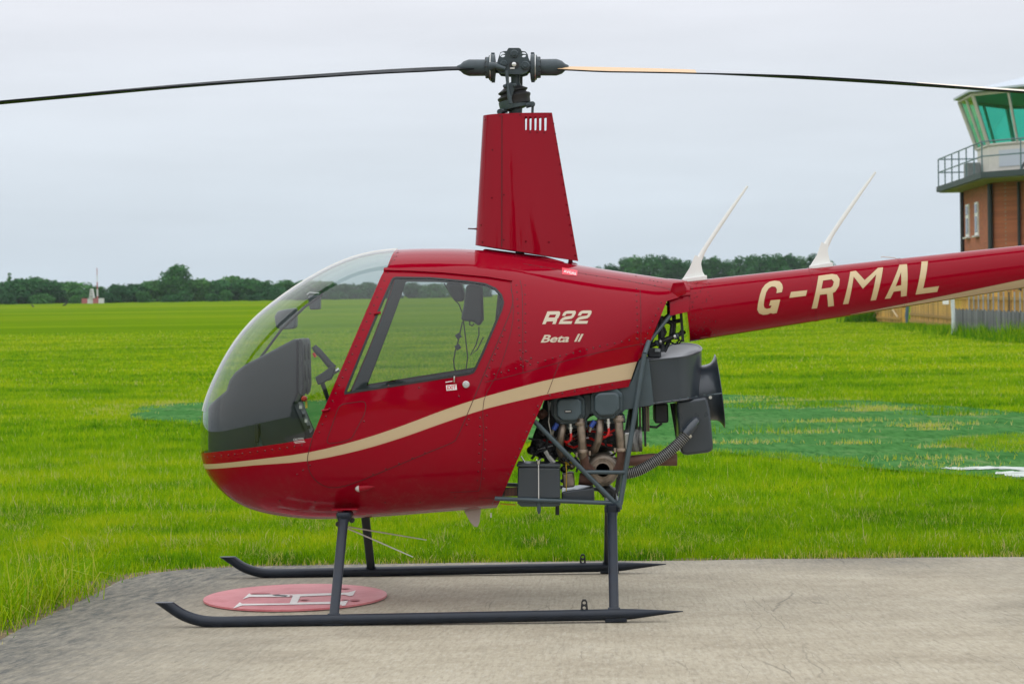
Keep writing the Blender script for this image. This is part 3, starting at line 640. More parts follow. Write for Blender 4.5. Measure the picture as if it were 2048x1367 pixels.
tw_base = T(1990, 88); tower = empty('control_tower', (16.2, CY+88, 0)); tag(tower, 'brick airfield control tower with green glazed cab and railed balcony', 'control tower')
o0 = Vector((16.2, CY+88, 0))
zs, zb = 6.22, 7.40
def loc(x, y, z=0): return Vector((x-o0.x, y-o0.y, z))
def wallprism(name, poly, z0, z1, mat, parent=tower, bevel=0):
    n = len(poly); mb = MB(); P = [loc(x, y) for x, y in poly]
    mb.add([(p.x, p.y, z0) for p in P]+[(p.x, p.y, z1) for p in P], [tuple(range(n-1, -1, -1)), tuple(range(n, 2*n))]+[(i, (i+1) % n, (i+1) % n+n, i+n) for i in range(n)])
    o = mb.build(name, mat, parent, smooth=0); 
    bm = bmesh.new(); bm.from_mesh(o.data); bmesh.ops.recalc_face_normals(bm, faces=bm.faces[:]); bm.to_mesh(o.data); bm.free(); return o
Yb = CY
P0, P1, P2 = (16.2, Yb+94.4), (16.2, Yb+88), (18.4, Yb+85.2)
wallprism('brick_wall', [P0, P1, P2, (26, Yb+85.2), (26, Yb+94.4)], -.5, zs-.26, br)
S0, S1, S2 = (15.3, Yb+95.6), (15.3, Yb+85.2), (17.6, Yb+82.3)
wallprism('balcony_slab', [S0, S1, S2, (27, Yb+82.3), (27, Yb+95.6)], zs-.22, zs, SLAB)
wallprism('soffit', [(S0[0]+.12, S0[1]-.12), (S1[0]+.12, S1[1]+.1), (S2[0]+.1, S2[1]+.12), (26.8, Yb+82.45), (26.8, Yb+95.4)], zs-.257, zs-.223, SOFF)
# cab: wall, leaning glazing, roof
B0, B1, B2 = (16.2, Yb+91.0), (16.2, Yb+88.5), (18.0, Yb+86.3)
cabpoly = [B0, B1, B2, (24, Yb+86.3), (24, Yb+93.6), (18.2, Yb+93.6)]
T0, T1, T2 = (15.55, Yb+91.2), (15.55, Yb+88.1), (17.75, Yb+85.5)
toppoly = [T0, T1, T2, (24.5, Yb+85.5), (24.5, Yb+94.3), (18.0, Yb+94.3)]
wallprism('cab_wall', cabpoly, zs+.004, zb, CREAM)
zt_ = 9.33
def lerp(a, b_, f_): return (a[0]+(b_[0]-a[0])*f_, a[1]+(b_[1]-a[1])*f_)
nsub = [2, 2, 4, 3, 4, 2]
for i in range(6):
    j = (i+1) % 6
    for k in range(nsub[i]):
        f0, f1 = k/nsub[i], (k+1)/nsub[i]
        q0, q1, q2, q3 = lerp(cabpoly[i], cabpoly[j], f0), lerp(cabpoly[i], cabpoly[j], f1), lerp(toppoly[i], toppoly[j], f1), lerp(toppoly[i], toppoly[j], f0)
        mb = MB(); mb.add([loc(*q0, zb+.01), loc(*q1, zb+.01), loc(*q2, zt_-.01), loc(*q3, zt_-.01)], [(0, 1, 2, 3)]); mb.build('window_pane', TGLASS, tower, smooth=0)
        MB().tube([loc(*q0, zb+.005), loc(*q3, zt_-.005)], .085 if k == 0 else .06, 6).build('mullion', FRAME, tower)
    MB().tube([loc(*cabpoly[i], zb+.03), loc(*cabpoly[j], zb+.03)], .06, 6).build('sill', FRAME, tower)
    MB().tube([loc(*toppoly[i], zt_), loc(*toppoly[j], zt_)], .07, 6).build('head_rail', FRAME, tower)
mb = MB(); ov = [(15.35, Yb+91.4), (15.35, Yb+87.95), (17.65, Yb+85.25), (24.7, Yb+85.25), (24.7, Yb+94.5), (17.9, Yb+94.5)]
mb.add([loc(x, y, zt_+.08) for x, y in ov]+[loc(x, y, zt_+.16) for x, y in ov]+[loc(21, Yb+90, zt_+1.5)], [tuple(range(5, -1, -1))]+[(i, (i+1) % 6, (i+1) % 6+6, i+6) for i in range(6)]+[(i+6, (i+1) % 6+6, 12) for i in range(6)])
mb.build('roof', ROOF, tower, smooth=0)
mb = MB(); mb.box(loc(19.5, Yb+90, zb+.25), (1.8, 1.2, .5)); mb.build('console_desk', CHAR, tower)
mb = MB(); q0 = lerp(cabpoly[1], cabpoly[2], .18); q1 = lerp(cabpoly[1], cabpoly[2], .62)
mb.add([loc(q0[0]-.02, q0[1]-.02, zs+.35), loc(q1[0]-.02, q1[1]-.02, zs+.35), loc(q1[0]-.02, q1[1]-.02, zs+.98), loc(q0[0]-.02, q0[1]-.02, zs+.98)], [(0, 1, 2, 3)]); mb.build('wall_panel', pmat('pale_panel', (.50, .54, .60), .5), tower, smooth=0)
mb = MB(); mb.box(loc(15.85, Yb+90.2, zs+.32), (.5, .9, .62)); mb.build('equipment_box', pmat('box_grey', (.20, .22, .22), .7, vary=.2), tower, bevel=.02)
ledge = [(15.36, Yb+95.4), (15.36, Yb+85.25), (17.65, Yb+82.36), (26, Yb+82.36)]
for i in range(3):
    a_, b2 = ledge[i], ledge[i+1]; Lg = math.hypot(b2[0]-a_[0], b2[1]-a_[1]); n_ = max(2, int(Lg/1.7))
    if i == 0: n_ = 6
    for h_ in (.58, 1.12):
        MB().tube([loc(*a_, zs+h_), loc(*b2, zs+h_)], .028, 6).build('guard_rail', RAILM, tower)
    for k in range(n_):
        p_ = lerp(a_, b2, k/n_); MB().tube([loc(*p_, zs-.01), loc(*p_, zs+1.12)], .028, 6).build('rail_post', RAILM, tower)
a_, b2 = ledge[0], (19.5, Yb+95.4)
for h_ in (.58, 1.12): MB().tube([loc(*a_, zs+h_), loc(*b2, zs+h_)], .028, 6).build('guard_rail', RAILM, tower)
tower.location = CAMP+(Vector((16.2, CY+88, 0))-CAMP)*1.12; tower.scale = (1.12,)*3
# side wall windows
for yy in (93.25, 91.15):
    wn_ = MB(); wn_.box(loc(16.19, Yb+yy, 4.72), (.10, .72, 1.32)); wo = wn_.build('window', WHITE, tower, bevel=.01)
    MB().box(loc(16.132, Yb+yy-.0, 4.50), (.02, .52, .62)).build('pane', pmat('dark_pane', (.06, .08, .09), .1), wo)
    MB().box(loc(16.132, Yb+yy-.0, 5.12), (.02, .52, .34)).build('pane', MATS['dark_pane'], wo)
    MB().box(loc(16.12, Yb+yy, 4.03), (.18, .86, .06)).build('sill', OFFW, wo)
for (x_, y_, r_) in ((16.12, Yb+94.3, .075), (16.12, Yb+87.93, .10), (17.0, Yb+86.86, .06)):
    MB().tube([loc(x_, y_, -.4), loc(x_, y_, zs-.3)], r_, 8).build('drain_pipe', PIPE, tower)
cp = pmat('conduit', (.16, .07, .045), .6); MB().tube([loc(16.66, Yb+87.32, 3.2), loc(17.42, Yb+86.34, 3.2), loc(17.42, Yb+86.34, zs-.3)], .03, 6).build('conduit', cp, tower)
MB().tube([loc(16.9, Yb+86.2, zs+.02), loc(17.25, Yb+86.9, zs+.42)], .05, 6).build('spout', PIPE, tower)

# ================================================================== FENCES
WOODY = piece_random(pmat('yellow_timber', (.47, .27, .05), .8, vary=.22, vscale=3)); WOODG = piece_random(pmat('grey_timber', (.125, .13, .135), .9, vary=.3, vscale=3), .5, 1.5); POSTW = pmat('pale_post', (.55, .60, .60), .6, vary=.15)
def board_row(root, A, B, width, gap, h, mat, zoff=0, hvar=.02, thick=.022, name='board'):
    A = Vector(A); B = Vector(B); d = (B-A); ln = math.hypot(d.x, d.y); n_ = int(ln/(width+gap)); an = math.atan2(d.y, d.x); rot = Matrix.Rotation(an, 3, 'Z')
    meshes = []
    for k in range(4):
        hh = h+(-.5+k/3)*hvar; mb = MB(); mb.box((0, 0, hh/2), (width*.985, thick, hh), rot); oo = mb.build(name, mat, root, bevel=0); meshes.append(oo.data); bpy.data.objects.remove(oo)
    for k in range(n_):
        p_ = A+d*((k+.5)/n_); oo = bpy.data.objects.new(name, meshes[k*7 % 4]); COL.objects.link(oo); oo.parent = root; oo.location = Vector((p_.x, p_.y, p_.z+zoff))-root.location
def rail(root, A, B, z0, th, mat, off=.0, dep=.05, name='rail'):
    A = Vector(A); B = Vector(B); d = B-A; ln = d.length; nrm = Vector((d.y, -d.x, 0)).normalized()
    mb = MB(); c_ = (A+B)/2+nrm*off+Vector((0, 0, z0)); mb.box(c_-root.location, (ln, dep, th), d.to_track_quat('X', 'Z').to_matrix()); return mb.build(name, mat, root, smooth=0)
g0, g1 = T(1746, 107), T(1803, 101); f0, f1 = T(1821, 99), T(1907, 86.5); h1 = T(2075, 76); k0, k1 = T(1909, 80), T(2080, 69)
gate = empty('timber_gate', g0); tag(gate, 'yellow timber gate with diagonal braces at the end of the fence', 'gate')
board_row(gate, g0, g1,   .13, .007, 1.35, WOODY); rail(gate, g0, g1, .18, .1, WOODY, .045); rail(gate, g0, g1, 1.18, .1, WOODY, .045)
ga, gb, gc = g0+(g1-g0)*.08, g0+(g1-g0)*.48, g0+(g1-g0)*.92
for a_, b2 in ((ga, gb), (gc, gb)):
    d_ = (b2+Vector((0, 0, 1.08)))-(a_+Vector((0, 0, .25))); nrm = Vector(((g1-g0).y, -(g1-g0).x, 0)).normalized()
    MB().tube([a_+Vector((0, 0, .25))+nrm*.07-g0, b2+Vector((0, 0, 1.08))+nrm*.07-g0], .045, 4).build('brace', pmat('pale_timber', (.52, .40, .22), .8), gate)
MB().box(g1-g0+Vector((.08, 0, .75)), (.14, .14, 1.5)).build('gate_post', WOODY, gate)
bp_ = empty('blue_post', T(1813, 100)); tag(bp_, 'narrow blue grey post in the gap between timber gate and fence', 'post')
MB().tube([(0, 0, -.05), (0, 0, .35), (.04, 0, .7), (0, 0, 1.1)], [.05, .08, .07, .06], 8).build('post_body', pmat('blue_grey', (.06, .11, .15), .6, vary=.2), bp_)
fen = empty('timber_fence', f0); tag(fen, 'yellow close boarded timber fence between the gate and the white post', 'fence')
board_row(fen, f0, f1, .13, .005, 1.38, WOODY, .02, .04); rail(fen, f0, f1, .12, .16, WOODY, .04); rail(fen, f0, f1, .42, .1, WOODY, .04); rail(fen, f0, f1, 1.2, .1, WOODY, .04)
pk = empty('picket_fence', f1); tag(pk, 'yellow picket fence with gaps standing behind the grey boards', 'fence')
board_row(pk, f1, h1, .095, .105, 1.42, WOODY, .05, .1); rail(pk, f1, h1, 1.18, .11, WOODY, .05); rail(pk, f1, h1, .5, .11, WOODY, .05)
gf = empty('grey_board_fence', k0); tag(gf, 'weathered grey board fence half hidden by tall weeds', 'fence')
board_row(gf, k0, k1, .12, .010, .84, WOODG, 0, .07); rail(gf, k0, k1, .66, .08, WOODG, -.04)
mr_ = empty('metal_railing', k0); tag(mr_, 'grey metal tube railing rising above the grey boards', 'railing'); a_, b2 = T(1938, 82), T(2075, 72.5)
mr_.location = a_; GALV = pmat('galvanised', (.30, .32, .34), .45, metal=.5, vary=.2)
for k in range(14):
    p_ = a_+(b2-a_)*(k/13); MB().tube([p_-a_+Vector((0, 0, -.05)), p_-a_+Vector((0, 0, 1.42))], .024, 6).build('upright', GALV if k != 8 else PIPE, mr_)
MB().tube([a_+(b2-a_)*.55-a_+Vector((0, 0, 1.60)), b2-a_+Vector((0, 0, 1.60))], .045, 8).build('top_rail', GALV, mr_)
wp_ = empty('white_post', T(1906, 79)); tag(wp_, 'peeling white post carrying a small blank white notice', 'signpost')
MB().tube([(0, 0, -.1), (.01, 0, .5), (-.02, 0, 1.27)], [.075, .07, .065], 8).build('post', POSTW, wp_)
MB().box((-.25, -.02, 1.14), (.21, .02, .24)).build('notice_board', WHITE, wp_)
MB().box((-.11, 0, 1.2), (.12, .03, .04)).build('bracket', POSTW, wp_)
sg_ = empty('white_sign', T(2050, 74)); tag(sg_, 'small white sign on a thin post above the picket fence', 'sign')
MB().tube([(.0, .06, -.1), (0, .06, 1.95)], .03, 6).build('post', GALV, sg_); MB().box((.02, 0, 1.82), (.36, .02, .26)).build('sign_plate', WHITE, sg_)
# weeds along the boards
n = 9000; f_ = rng.random(n); A = np.array(T(1815, 95)); B = np.array(T(2085, 67.5)); P = A[None, :2]+(B-A)[None, :2]*f_[:, None]; P += rng.normal(size=(n, 2))*np.array([.5, .35])
hw = .68*(.25+.75*rng.random(n))*(.2+.8*f_)*(.4+.9*vnoise(P[:, 0], P[:, 1], .8, 21))*1.05
tag(blades('weeds', P, terrain(P[:, 0], P[:, 1])-.05, hw+.08, np.full(n, .035), np.clip(rng.random(n)*.45, 0, 1)+(rng.random(n) < .16)*.4, False, .5), 'tall green weeds growing along the foot of the fences', 'weeds', kind='stuff')
P = np.array(T(1738, 107))[None, :2]+rng.normal(size=(900, 2))*np.array([.5, .5])
tag(blades('weed_bush', P, terrain(P[:, 0], P[:, 1])-.05, .3+.6*rng.random(900), np.full(900, .07), rng.random(900)*.2, False, .5), 'dark green bushy weeds beside the timber gate', 'weeds', kind='stuff')

# ---- thin haze over the whole airfield
hz = MB(); hz.box((0, 0, 17), (1960, 1960, 42)); hm_ = bpy.data.materials.new('haze_air'); hm_.use_nodes = True; t = hm_.node_tree; t.nodes.clear()
pv = nd(t, 'ShaderNodeVolumePrincipled'); pv.inputs['Color'].default_value = (.86, .92, 1, 1); pv.inputs['Density'].default_value = .00012; pv.inputs['Anisotropy'].default_value = .2
ho_ = nd(t, 'ShaderNodeOutputMaterial'); t.links.new(pv.outputs[0], ho_.inputs['Volume'])
tag(hz.build('haze', hm_, smooth=0), 'thin grey summer haze over the airfield', kind='stuff')

# ================================================================== THE HELICOPTER
heli = empty('helicopter', (0, 0, 0)); tag(heli, 'red two seat helicopter with tan stripe parked on the concrete pad', 'helicopter')

# ---- cabin surface: sections along x, split at the widest height
class Spline:                                  # natural cubic spline
    def __init__(s, x, y):
        x = np.asarray(x, float); y = np.asarray(y, float); n = len(x); h = np.diff(x); A = np.eye(n); r = np.zeros(n)
        for i in range(1, n-1):
            A[i, i-1:i+2] = h[i-1], 2*(h[i-1]+h[i]), h[i]; r[i] = 6*((y[i+1]-y[i])/h[i]-(y[i]-y[i-1])/h[i-1])
        s.x, s.y, s.m, s.h = x, y, np.linalg.solve(A, r), h
    def __call__(s, q):
        q = np.asarray(q, float); i = np.clip(np.searchsorted(s.x, q)-1, 0, len(s.x)-2); h = s.h[i]; a = (s.x[i+1]-q)/h; b = (q-s.x[i])/h
        return a*s.y[i]+b*s.y[i+1]+((a**3-a)*s.m[i]+(b**3-b)*s.m[i+1])*h*h/6
NOSE = U(402, 885, 0); X0 = NOSE.x; XEND = U(1378, 600, 0).x
sx_ = lambda x: np.sqrt(np.maximum(np.asarray(x, float)-X0, 0))
tp = [U(*p, 0) for p in [(409,813),(424,770),(465,692),(507,640),(550,603),(635,547),(719,511),(796,499),(870,497),(932,498),(1000,504),(1090,518),(1160,530),(1260,546),(1344,558.5),(1378,564)]]
ZT = Spline([0]+[float(sx_(p.x)) for p in tp], [NOSE.z]+[p.z for p in tp])
bt = [U(px, py, -.3*min(1, (px-402)/150)) for px, py in [(408,930),(431,972),(456,999),(490,1021),(528,1035),(571,1043),(613,1046),(677,1045),(804,1037),(889,1030),(987,1023),(1100,1014),(1378,990)]]
ZB = Spline([0]+[float(sx_(p.x)) for p in bt], [NOSE.z]+[p.z for p in bt])
wd = [(0, 0), (.02, .115), (.06, .205), (.15, .315), (.3, .42), (.5, .505), (.75, .55), (1.0, .565), (1.3, .563), (1.5, .55), (1.68, .522), (1.86, .475), (2.05, .40), (2.25, .285), (2.38, .19), (2.45, .16)]
WD = Spline([math.sqrt(a) for a, _ in wd], [b_ for _, b_ in wd])
zcp = [(402,885),(470,872),(560,855),(700,835),(850,825),(1000,810),(1090,770),(1160,728),(1240,685),(1310,645),(1378,622)]
ZC = Spline([float(sx_(U(*p, 0).x)) for p in zcp], [U(*p, 0).z for p in zcp])
NU = Spline([0, .5, .8, 1.1, 1.3, 1.45, 1.57], [2.0, 2.15, 2.4, 2.6, 2.5, 2.2, 2.0]); NL = Spline([0, .5, .8, 1.2, 1.57], [2.0, 2.2, 2.6, 2.8, 2.8])
def sec(x):
    s = float(sx_(x)); return float(ZT(s)), float(ZB(s)), float(ZC(s)), max(1e-4, float(WD(s))), float(NU(s)), float(NL(s))
_tab_x = X0+np.linspace(0, math.sqrt(XEND-X0), 700)**2
_tab = np.array([sec(x) for x in _tab_x])
def secs(x): return [np.interp(x, _tab_x, _tab[:, k]) for k in range(6)]
def surf_y(x, z):                              # half width of the body at (x, z)
    zt, zb_, zc, w_, nu, nl = secs(x); z = np.asarray(z, float)
    t = np.where(z > zc, (z-zc)/np.maximum(zt-zc, 1e-5), (zc-z)/np.maximum(zc-zb_, 1e-5)); n_ = np.where(z > zc, nu, nl)
    return w_*np.maximum(0, 1-np.clip(t, 0, 1)**n_)**(1/n_)
def S(px, py):                                 # place on the near side of the body seen at a pixel
    Y = -.5
    for _ in range(25):
        p = U(px, py, Y); Y = .5*Y+.5*(-float(surf_y(p.x, p.z)))
    return U(px, py, Y)
def SXZ(px, py): p = S(px, py); return (p.x, p.z)
def Fimp(P):
    x, y, z = P[:, 0], P[:, 1], P[:, 2]; zt, zb_, zc, w_, nu, nl = secs(x); up = z > zc; n_ = np.where(up, nu, nl); h = np.where(up, zt-zc, zc-zb_)
    return (np.abs(y/w_)**n_+np.abs((z-zc)/h)**n_)**(1/n_)
def bnormals(P):
    e_ = 2e-4; g = np.stack([(Fimp(P+np.eye(3)[k]*e_)-Fimp(P-np.eye(3)[k]*e_)) for k in range(3)], 1)
    return g/np.maximum(np.linalg.norm(g, axis=1), 1e-12)[:, None]
def body_norm(p):
    return Vector(bnormals(np.array([p]))[0])
bm = bmesh.new(); NS, NR = 150, 128; rings = []
for i in range(NS+1):
    x = X0+((i/NS)*math.sqrt(XEND-X0))**2
    if i == 0: rings.append([bm.verts.new((X0, 0, NOSE.z))]); continue
    zt, zb_, zc, w_, nu, nl = sec(x); rg = []
    for j in range(NR):
        a_ = 2*math.pi*(j+.5)/NR; c_, s_ = math.cos(a_), math.sin(a_); n_ = nu if s_ > 0 else nl; h = (zt-zc) if s_ > 0 else (zc-zb_)
        e2 = 2/n_; rg.append(bm.verts.new((x, w_*math.copysign(abs(c_)**e2, c_), zc+h*math.copysign(abs(s_)**e2, s_))))
    rings.append(rg)
for j in range(NR): bm.faces.new((rings[0][0], rings[1][j], rings[1][(j+1) % NR]))
for i in range(1, NS):
    for j in range(NR):
        k = (j+1) % NR; bm.faces.new((rings[i][j], rings[i+1][j], rings[i+1][k], rings[i][k]))
bmesh.ops.recalc_face_normals(bm, faces=bm.faces[:])
def rounded(pts, r=.03, k=5):                  # round the corners of a polygon
    out_ = []; n = len(pts)
    for i in range(n):
        p = Vector(pts[i]); a_ = Vector(pts[i-1]); b_ = Vector(pts[(i+1) % n]); rr = min(r, (a_-p).length*.45, (b_-p).length*.45)
        p0 = p+(a_-p).normalized()*rr; p1 = p+(b_-p).normalized()*rr
        for q in range(k+1):
            f_ = q/k; out_.append(tuple(p0*(1-f_)**2+p*2*f_*(1-f_)+p1*f_*f_))
    return out_
def smooth_line(pts, per=6):
    P = [Vector(p) for p in pts]; out_ = []
    for i in range(len(P)-1):
        p0, p1, p2, p3 = P[max(i-1, 0)], P[i], P[i+1], P[min(i+2, len(P)-1)]
        for k in range(per):
            t_ = k/per; out_.append(.5*((2*p1)+(p2-p0)*t_+(2*p0-5*p1+4*p2-p3)*t_*t_+(3*p1-p0-3*p2+p3)*t_**3))
    out_.append(P[-1]); return [tuple(p) for p in out_]
def cut(bm, poly, closed=True):
    n = len(poly)
    for i in range(n if closed else n-1):
        a_ = Vector(poly[i]); b_ = Vector(poly[(i+1) % n])
        if (b_-a_).length < 1e-5: continue
        x0, x1 = sorted((a_.x, b_.x)); z0, z1 = sorted((a_.y, b_.y)); m_ = .004; fs = []
        for f in bm.faces:
            xs = [v.co.x for v in f.verts]
            if max(xs) < x0-m_ or min(xs) > x1+m_: continue
            zz = [v.co.z for v in f.verts]
            if max(zz) < z0-m_ or min(zz) > z1+m_: continue
            fs.append(f)
        if not fs: continue
        es = set(e_ for f in fs for e_ in f.edges); vs_ = set(v for f in fs for v in f.verts); d = b_-a_
        bmesh.ops.bisect_plane(bm, geom=list(vs_)+list(es)+fs, dist=1e-6, plane_co=(a_.x, 0, a_.y), plane_no=(d.y, 0, -d.x))
P2 = lambda L_: [SXZ(*p) for p in L_]
OUT = lambda px, py: tuple(U(px, py, 0)[k] for k in (0, 2))
ws_aft = [SXZ(*p) for p in ((626,874),(660,795),(700,702),(740,610),(764,553),(774,535))]+[OUT(797, 490)]
windshield = [OUT(330, 912)]+[SXZ(*p) for p in ((412,905),(440,902),(507,894),(571,885))]+ws_aft+[OUT(600, 400), OUT(330, 500)]
dwin = rounded(P2([(689,789),(787,555),(850,555.5),(931.5,562),(1009,572),(1003,618),(947,745)]), .045, 6)
dwin = rounded(P2([(689,789),(787,555),(860,556),(935,563)]) , .012, 2)[:-3]+P2([(935,563),(970,568),(990,577),(1002,590),(1006,604),(1003,618),(985,660),(965,707),(950,738),(946,744),(938,747)])
door_line = smooth_line(P2([(769,541),(740,606),(700,699),(660,790),(630,862),(620,893),(615,918),(620,944),(636,964),(660,974),(690,971),(730,957),(800,928),(860,903),(905,884),(915,872),(925,850),(950,791),(975,732),(1000,673),(1020,625),(1026,600),(1022,578)]), 3)
door = door_line+P2([(1022,561),(974,553.5),(889,545.5),(825,542),(790,540)])
stripe_u = P2([(412,927.6),(507,919),(617.6,904),(719,879),(804,851),(889,819),(974,791.5),(1059,768.5),(1102,758),(1191,739.5),(1274,722.7)])
stripe_l = P2([(412,937),(507,930),(617.6,921),(719,900),(804,874.6),(889,844.5),(974,816.5),(1059,796),(1094,788),(1180,771),(1259,758)])
stripe = [OUT(330, 931)]+smooth_line(stripe_u, 3)+[OUT(1420, 690)]+[OUT(1420, 730)]+smooth_line(stripe_l, 3)[::-1]+[OUT(330, 941)]
bay = P2([(1087.6,800),(1130,793.5),(1174,786.5),(1215,780),(1257,773),(1274,723),(1293,700),(1333.6,602)])+[OUT(1371, 590), OUT(1420, 588), OUT(1420, 1150), OUT(960, 1150)]+P2([(987,1024)])+P2([(997,1008),(1030,930),(1060,862)])
for poly in (windshield, dwin, door, stripe, bay): cut(bm, poly)
bm.verts.ensure_lookup_table()
V = np.array([v.co[:] for v in bm.verts]); ok = V[:, 0] > X0+1e-4
zt, zb_, zc, w_, nu, nl = secs(V[:, 0]); s_ = np.where(ok, 1/np.maximum(Fimp(np.column_stack([np.maximum(V[:, 0], X0+1e-5), V[:, 1:]])), 1e-6), 1)
V[:, 1] = np.where(ok, V[:, 1]*s_, V[:, 1]); V[:, 2] = np.where(ok, zc+(V[:, 2]-zc)*s_, V[:, 2])
NRM = bnormals(np.column_stack([np.maximum(V[:, 0], X0+6e-4), V[:, 1:]])); NRM[~ok] = (-1, 0, 0)
faces = [[v.index for v in f.verts] for f in bm.faces]
C = np.array([np.mean([bm.verts[i].co[:] for i in f], 0) for f in faces]); CXZ = C[:, [0, 2]]
inW, inD, inDoor, inS, inB = (pin(p, CXZ) for p in (windshield, dwin, door, stripe, bay)); bm.free()
region = np.full(len(faces), 'body', dtype=object)
region[inS] = 'stripe'; region[inDoor & ~inS] = 'door'; region[inDoor & inS] = 'dstripe'; region[inW] = 'ws'; region[inD] = 'dwin'; region[inB] = 'none'
def part_from(sel, name, mat, parent, inset=0.0, flip=False):
    idx = np.nonzero(sel)[0]; m_ = {}; vs_ = []; fs = []; ns = []
    for fi in idx:
        f = []
        for v in faces[fi]:
            if v not in m_: m_[v] = len(vs_); vs_.append(V[v]-NRM[v]*inset); ns.append(-NRM[v] if flip else NRM[v])
            f.append(m_[v])
        fs.append(f[::-1] if flip else f)
    me = bpy.data.meshes.new(name); me.from_pydata(vs_, [], fs); me.update(); me.materials.append(mat)
    me.polygons.foreach_set('use_smooth', [True]*len(me.polygons)); me.normals_split_custom_set_from_vertices([tuple(n_) for n_ in ns])
    o = bpy.data.objects.new(name, me); COL.objects.link(o); o.parent = parent; return o
near = C[:, 1] < 0; L_in = CXZ[:, 0] < SXZ(985, 800)[0]
shell = part_from(region == 'body', 'body_shell', RED, heli)
xm_ = SXZ(760, 860)[0]
for sel_ in (CXZ[:, 0] < xm_, (CXZ[:, 0] >= xm_) & near, (CXZ[:, 0] >= xm_) & ~near): part_from((region == 'stripe') & sel_, 'tan_stripe', TAN, shell)
part_from((region == 'body') & L_in, 'cabin_lining', LINING, heli, .016, True)
for side, nm in ((near, 'port'), (~near, 'starboard')):
    wsh = part_from((region == 'ws') & side, 'windshield', GLASS, heli)
    dr = part_from((region == 'door') & side, 'door', RED, heli)
    part_from((region == 'dstripe') & side, 'door_stripe', TAN, dr)
    part_from((region == 'dwin') & side, 'door_window', WGLASS, dr)
    part_from(((region == 'door') | (region == 'dstripe')) & side, 'door_lining', LINING, dr, .016, True)
    if nm == 'port': PORT = dr
def surf_pt(xz, off=0.0, side=-1):
    x, z = xz; y = float(surf_y(x, z)); p = Vector((x, -y, z)); n_ = body_norm(p); p = p+n_*off
    return Vector((p.x, p.y*(-side), p.z)) if side == 1 else p
def ribbon(line, wdt, off, name, mat, parent, closed=False, step=.02, side=-1):   # thin raised strip following the skin
    pts = []
    n = len(line)
    for i in range(n if closed else n-1):
        a_ = Vector(line[i]); b_ = Vector(line[(i+1) % n]); k = max(1, int((b_-a_).length/step))
        for q in range(k): pts.append(a_+(b_-a_)*(q/k))
    if not closed: pts.append(Vector(line[-1]))
    P = [surf_pt(p, off) for p in pts]; m_ = len(P); mb = MB(); vs_ = []
    for i in range(m_):
        a_ = P[(i-1) % m_] if closed else P[max(i-1, 0)]; b_ = P[(i+1) % m_] if closed else P[min(i+1, m_-1)]
        t_ = (b_-a_).normalized(); n_ = body_norm(surf_pt(pts[i])); sdv = t_.cross(n_).normalized()*(wdt/2); vs_ += [P[i]-sdv, P[i]+sdv, P[i]-sdv-n_*(off+.001), P[i]+sdv-n_*(off+.001)]
    fs = []
    for i in range(m_ if closed else m_-1):
        a_ = 4*i; b_ = 4*((i+1) % m_); fs += [(a_, b_, b_+1, a_+1), (a_+2, b_+2, b_, a_), (a_+1, b_+1, b_+3, a_+3)]
    if side == 1: vs_ = [(v[0], -v[1], v[2]) for v in vs_]; fs = [f[::-1] for f in fs]
    mb.add(vs_, fs); return mb.build(name, mat, parent, smooth=40)
for sd_, dr in ((-1, PORT), (1, [c_ for c_ in heli.children if c_.name.startswith('door') and c_ is not PORT][0])):
    ribbon(dwin, .011, .002, 'window_seal', BLACK, dr, True, side=sd_)
    ribbon(door_line, .0036, .0008, 'door_gap', DARKRED, dr, side=sd_)
    ribbon(P2([(768,540),(825,541.5),(889,545),(974,553),(1024,561)]), .016, .009, 'drip_rail', RED, dr, side=sd_)
    ribbon(ws_aft[:-1], .009, .0012, 'windshield_edge', RED, heli, side=sd_)
ribbon(rounded(P2([(651,888),(679,808),(732,801),(731,824),(703,877),(686,883)]), .03, 4), .0032, .0007, 'pocket_outline', DARKRED, PORT, True)
for ln in ([(1021,560),(1026,640),(1000,735),(968,800),(967,880),(962,960),(957,981)], [(1046,745),(1045,600),(1040,560)], [(1276,548),(1281,600),(1282,700)], [(970,764),(1046,745),(1120,724),(1200,704),(1285,687)], [(1095,787),(1112,742),(1118,726)], [(958,981),(900,984)], [(797,501),(780,527),(770,541)], [(958,996),(985,996),(985,1007)], [(1046,527),(1160,546),(1280,566),(1340,578)]):
    ribbon(smooth_line(P2(ln), 4), .0026, .0006, 'panel_seam', DARKRED, heli)
# windshield centre bow and lower retaining strip
bow = []
for i in range(40):
    x = OUT(408, 860)[0]+(OUT(795, 500)[0]-OUT(408, 860)[0])*(i/39)**1.6; bow.append((x, 0, float(ZT(float(sx_(x))))-.002))
MB().tube(bow, .0095, 8, flat=1.8).build('windshield_bow', OFFW, heli)
# rivets
rv = MB()
def rivet(px, py, r=.0048):
    p = S(px, py); n_ = body_norm(p); a_ = n_.orthogonal().normalized(); b_ = n_.cross(a_); k = 6
    vs_ = [p+(a_*math.cos(i*math.pi/3)+b_*math.sin(i*math.pi/3))*r for i in range(k)]+[p+n_*r*.55+(a_*math.cos(i*math.pi/3)+b_*math.sin(i*math.pi/3))*r*.55 for i in range(k)]
    rv.add(vs_, [tuple(range(k, 2*k))]+[(i, (i+1) % k, (i+1) % k+k, i+k) for i in range(k)])
def rivet_line(pts, step):
    for (x0, y0), (x1, y1) in zip(pts[:-1], pts[1:]):
        n_ = max(1, round(math.hypot(x1-x0, y1-y0)/step))
        for i in range(n_): rivet(x0+(x1-x0)*i/n_+random.uniform(-.4, .4), y0+(y1-y0)*i/n_)
rivet_line([(776,545),(705,708),(645,848),(632,880)], 17); rivet_line([(796,505),(786,527)], 8)
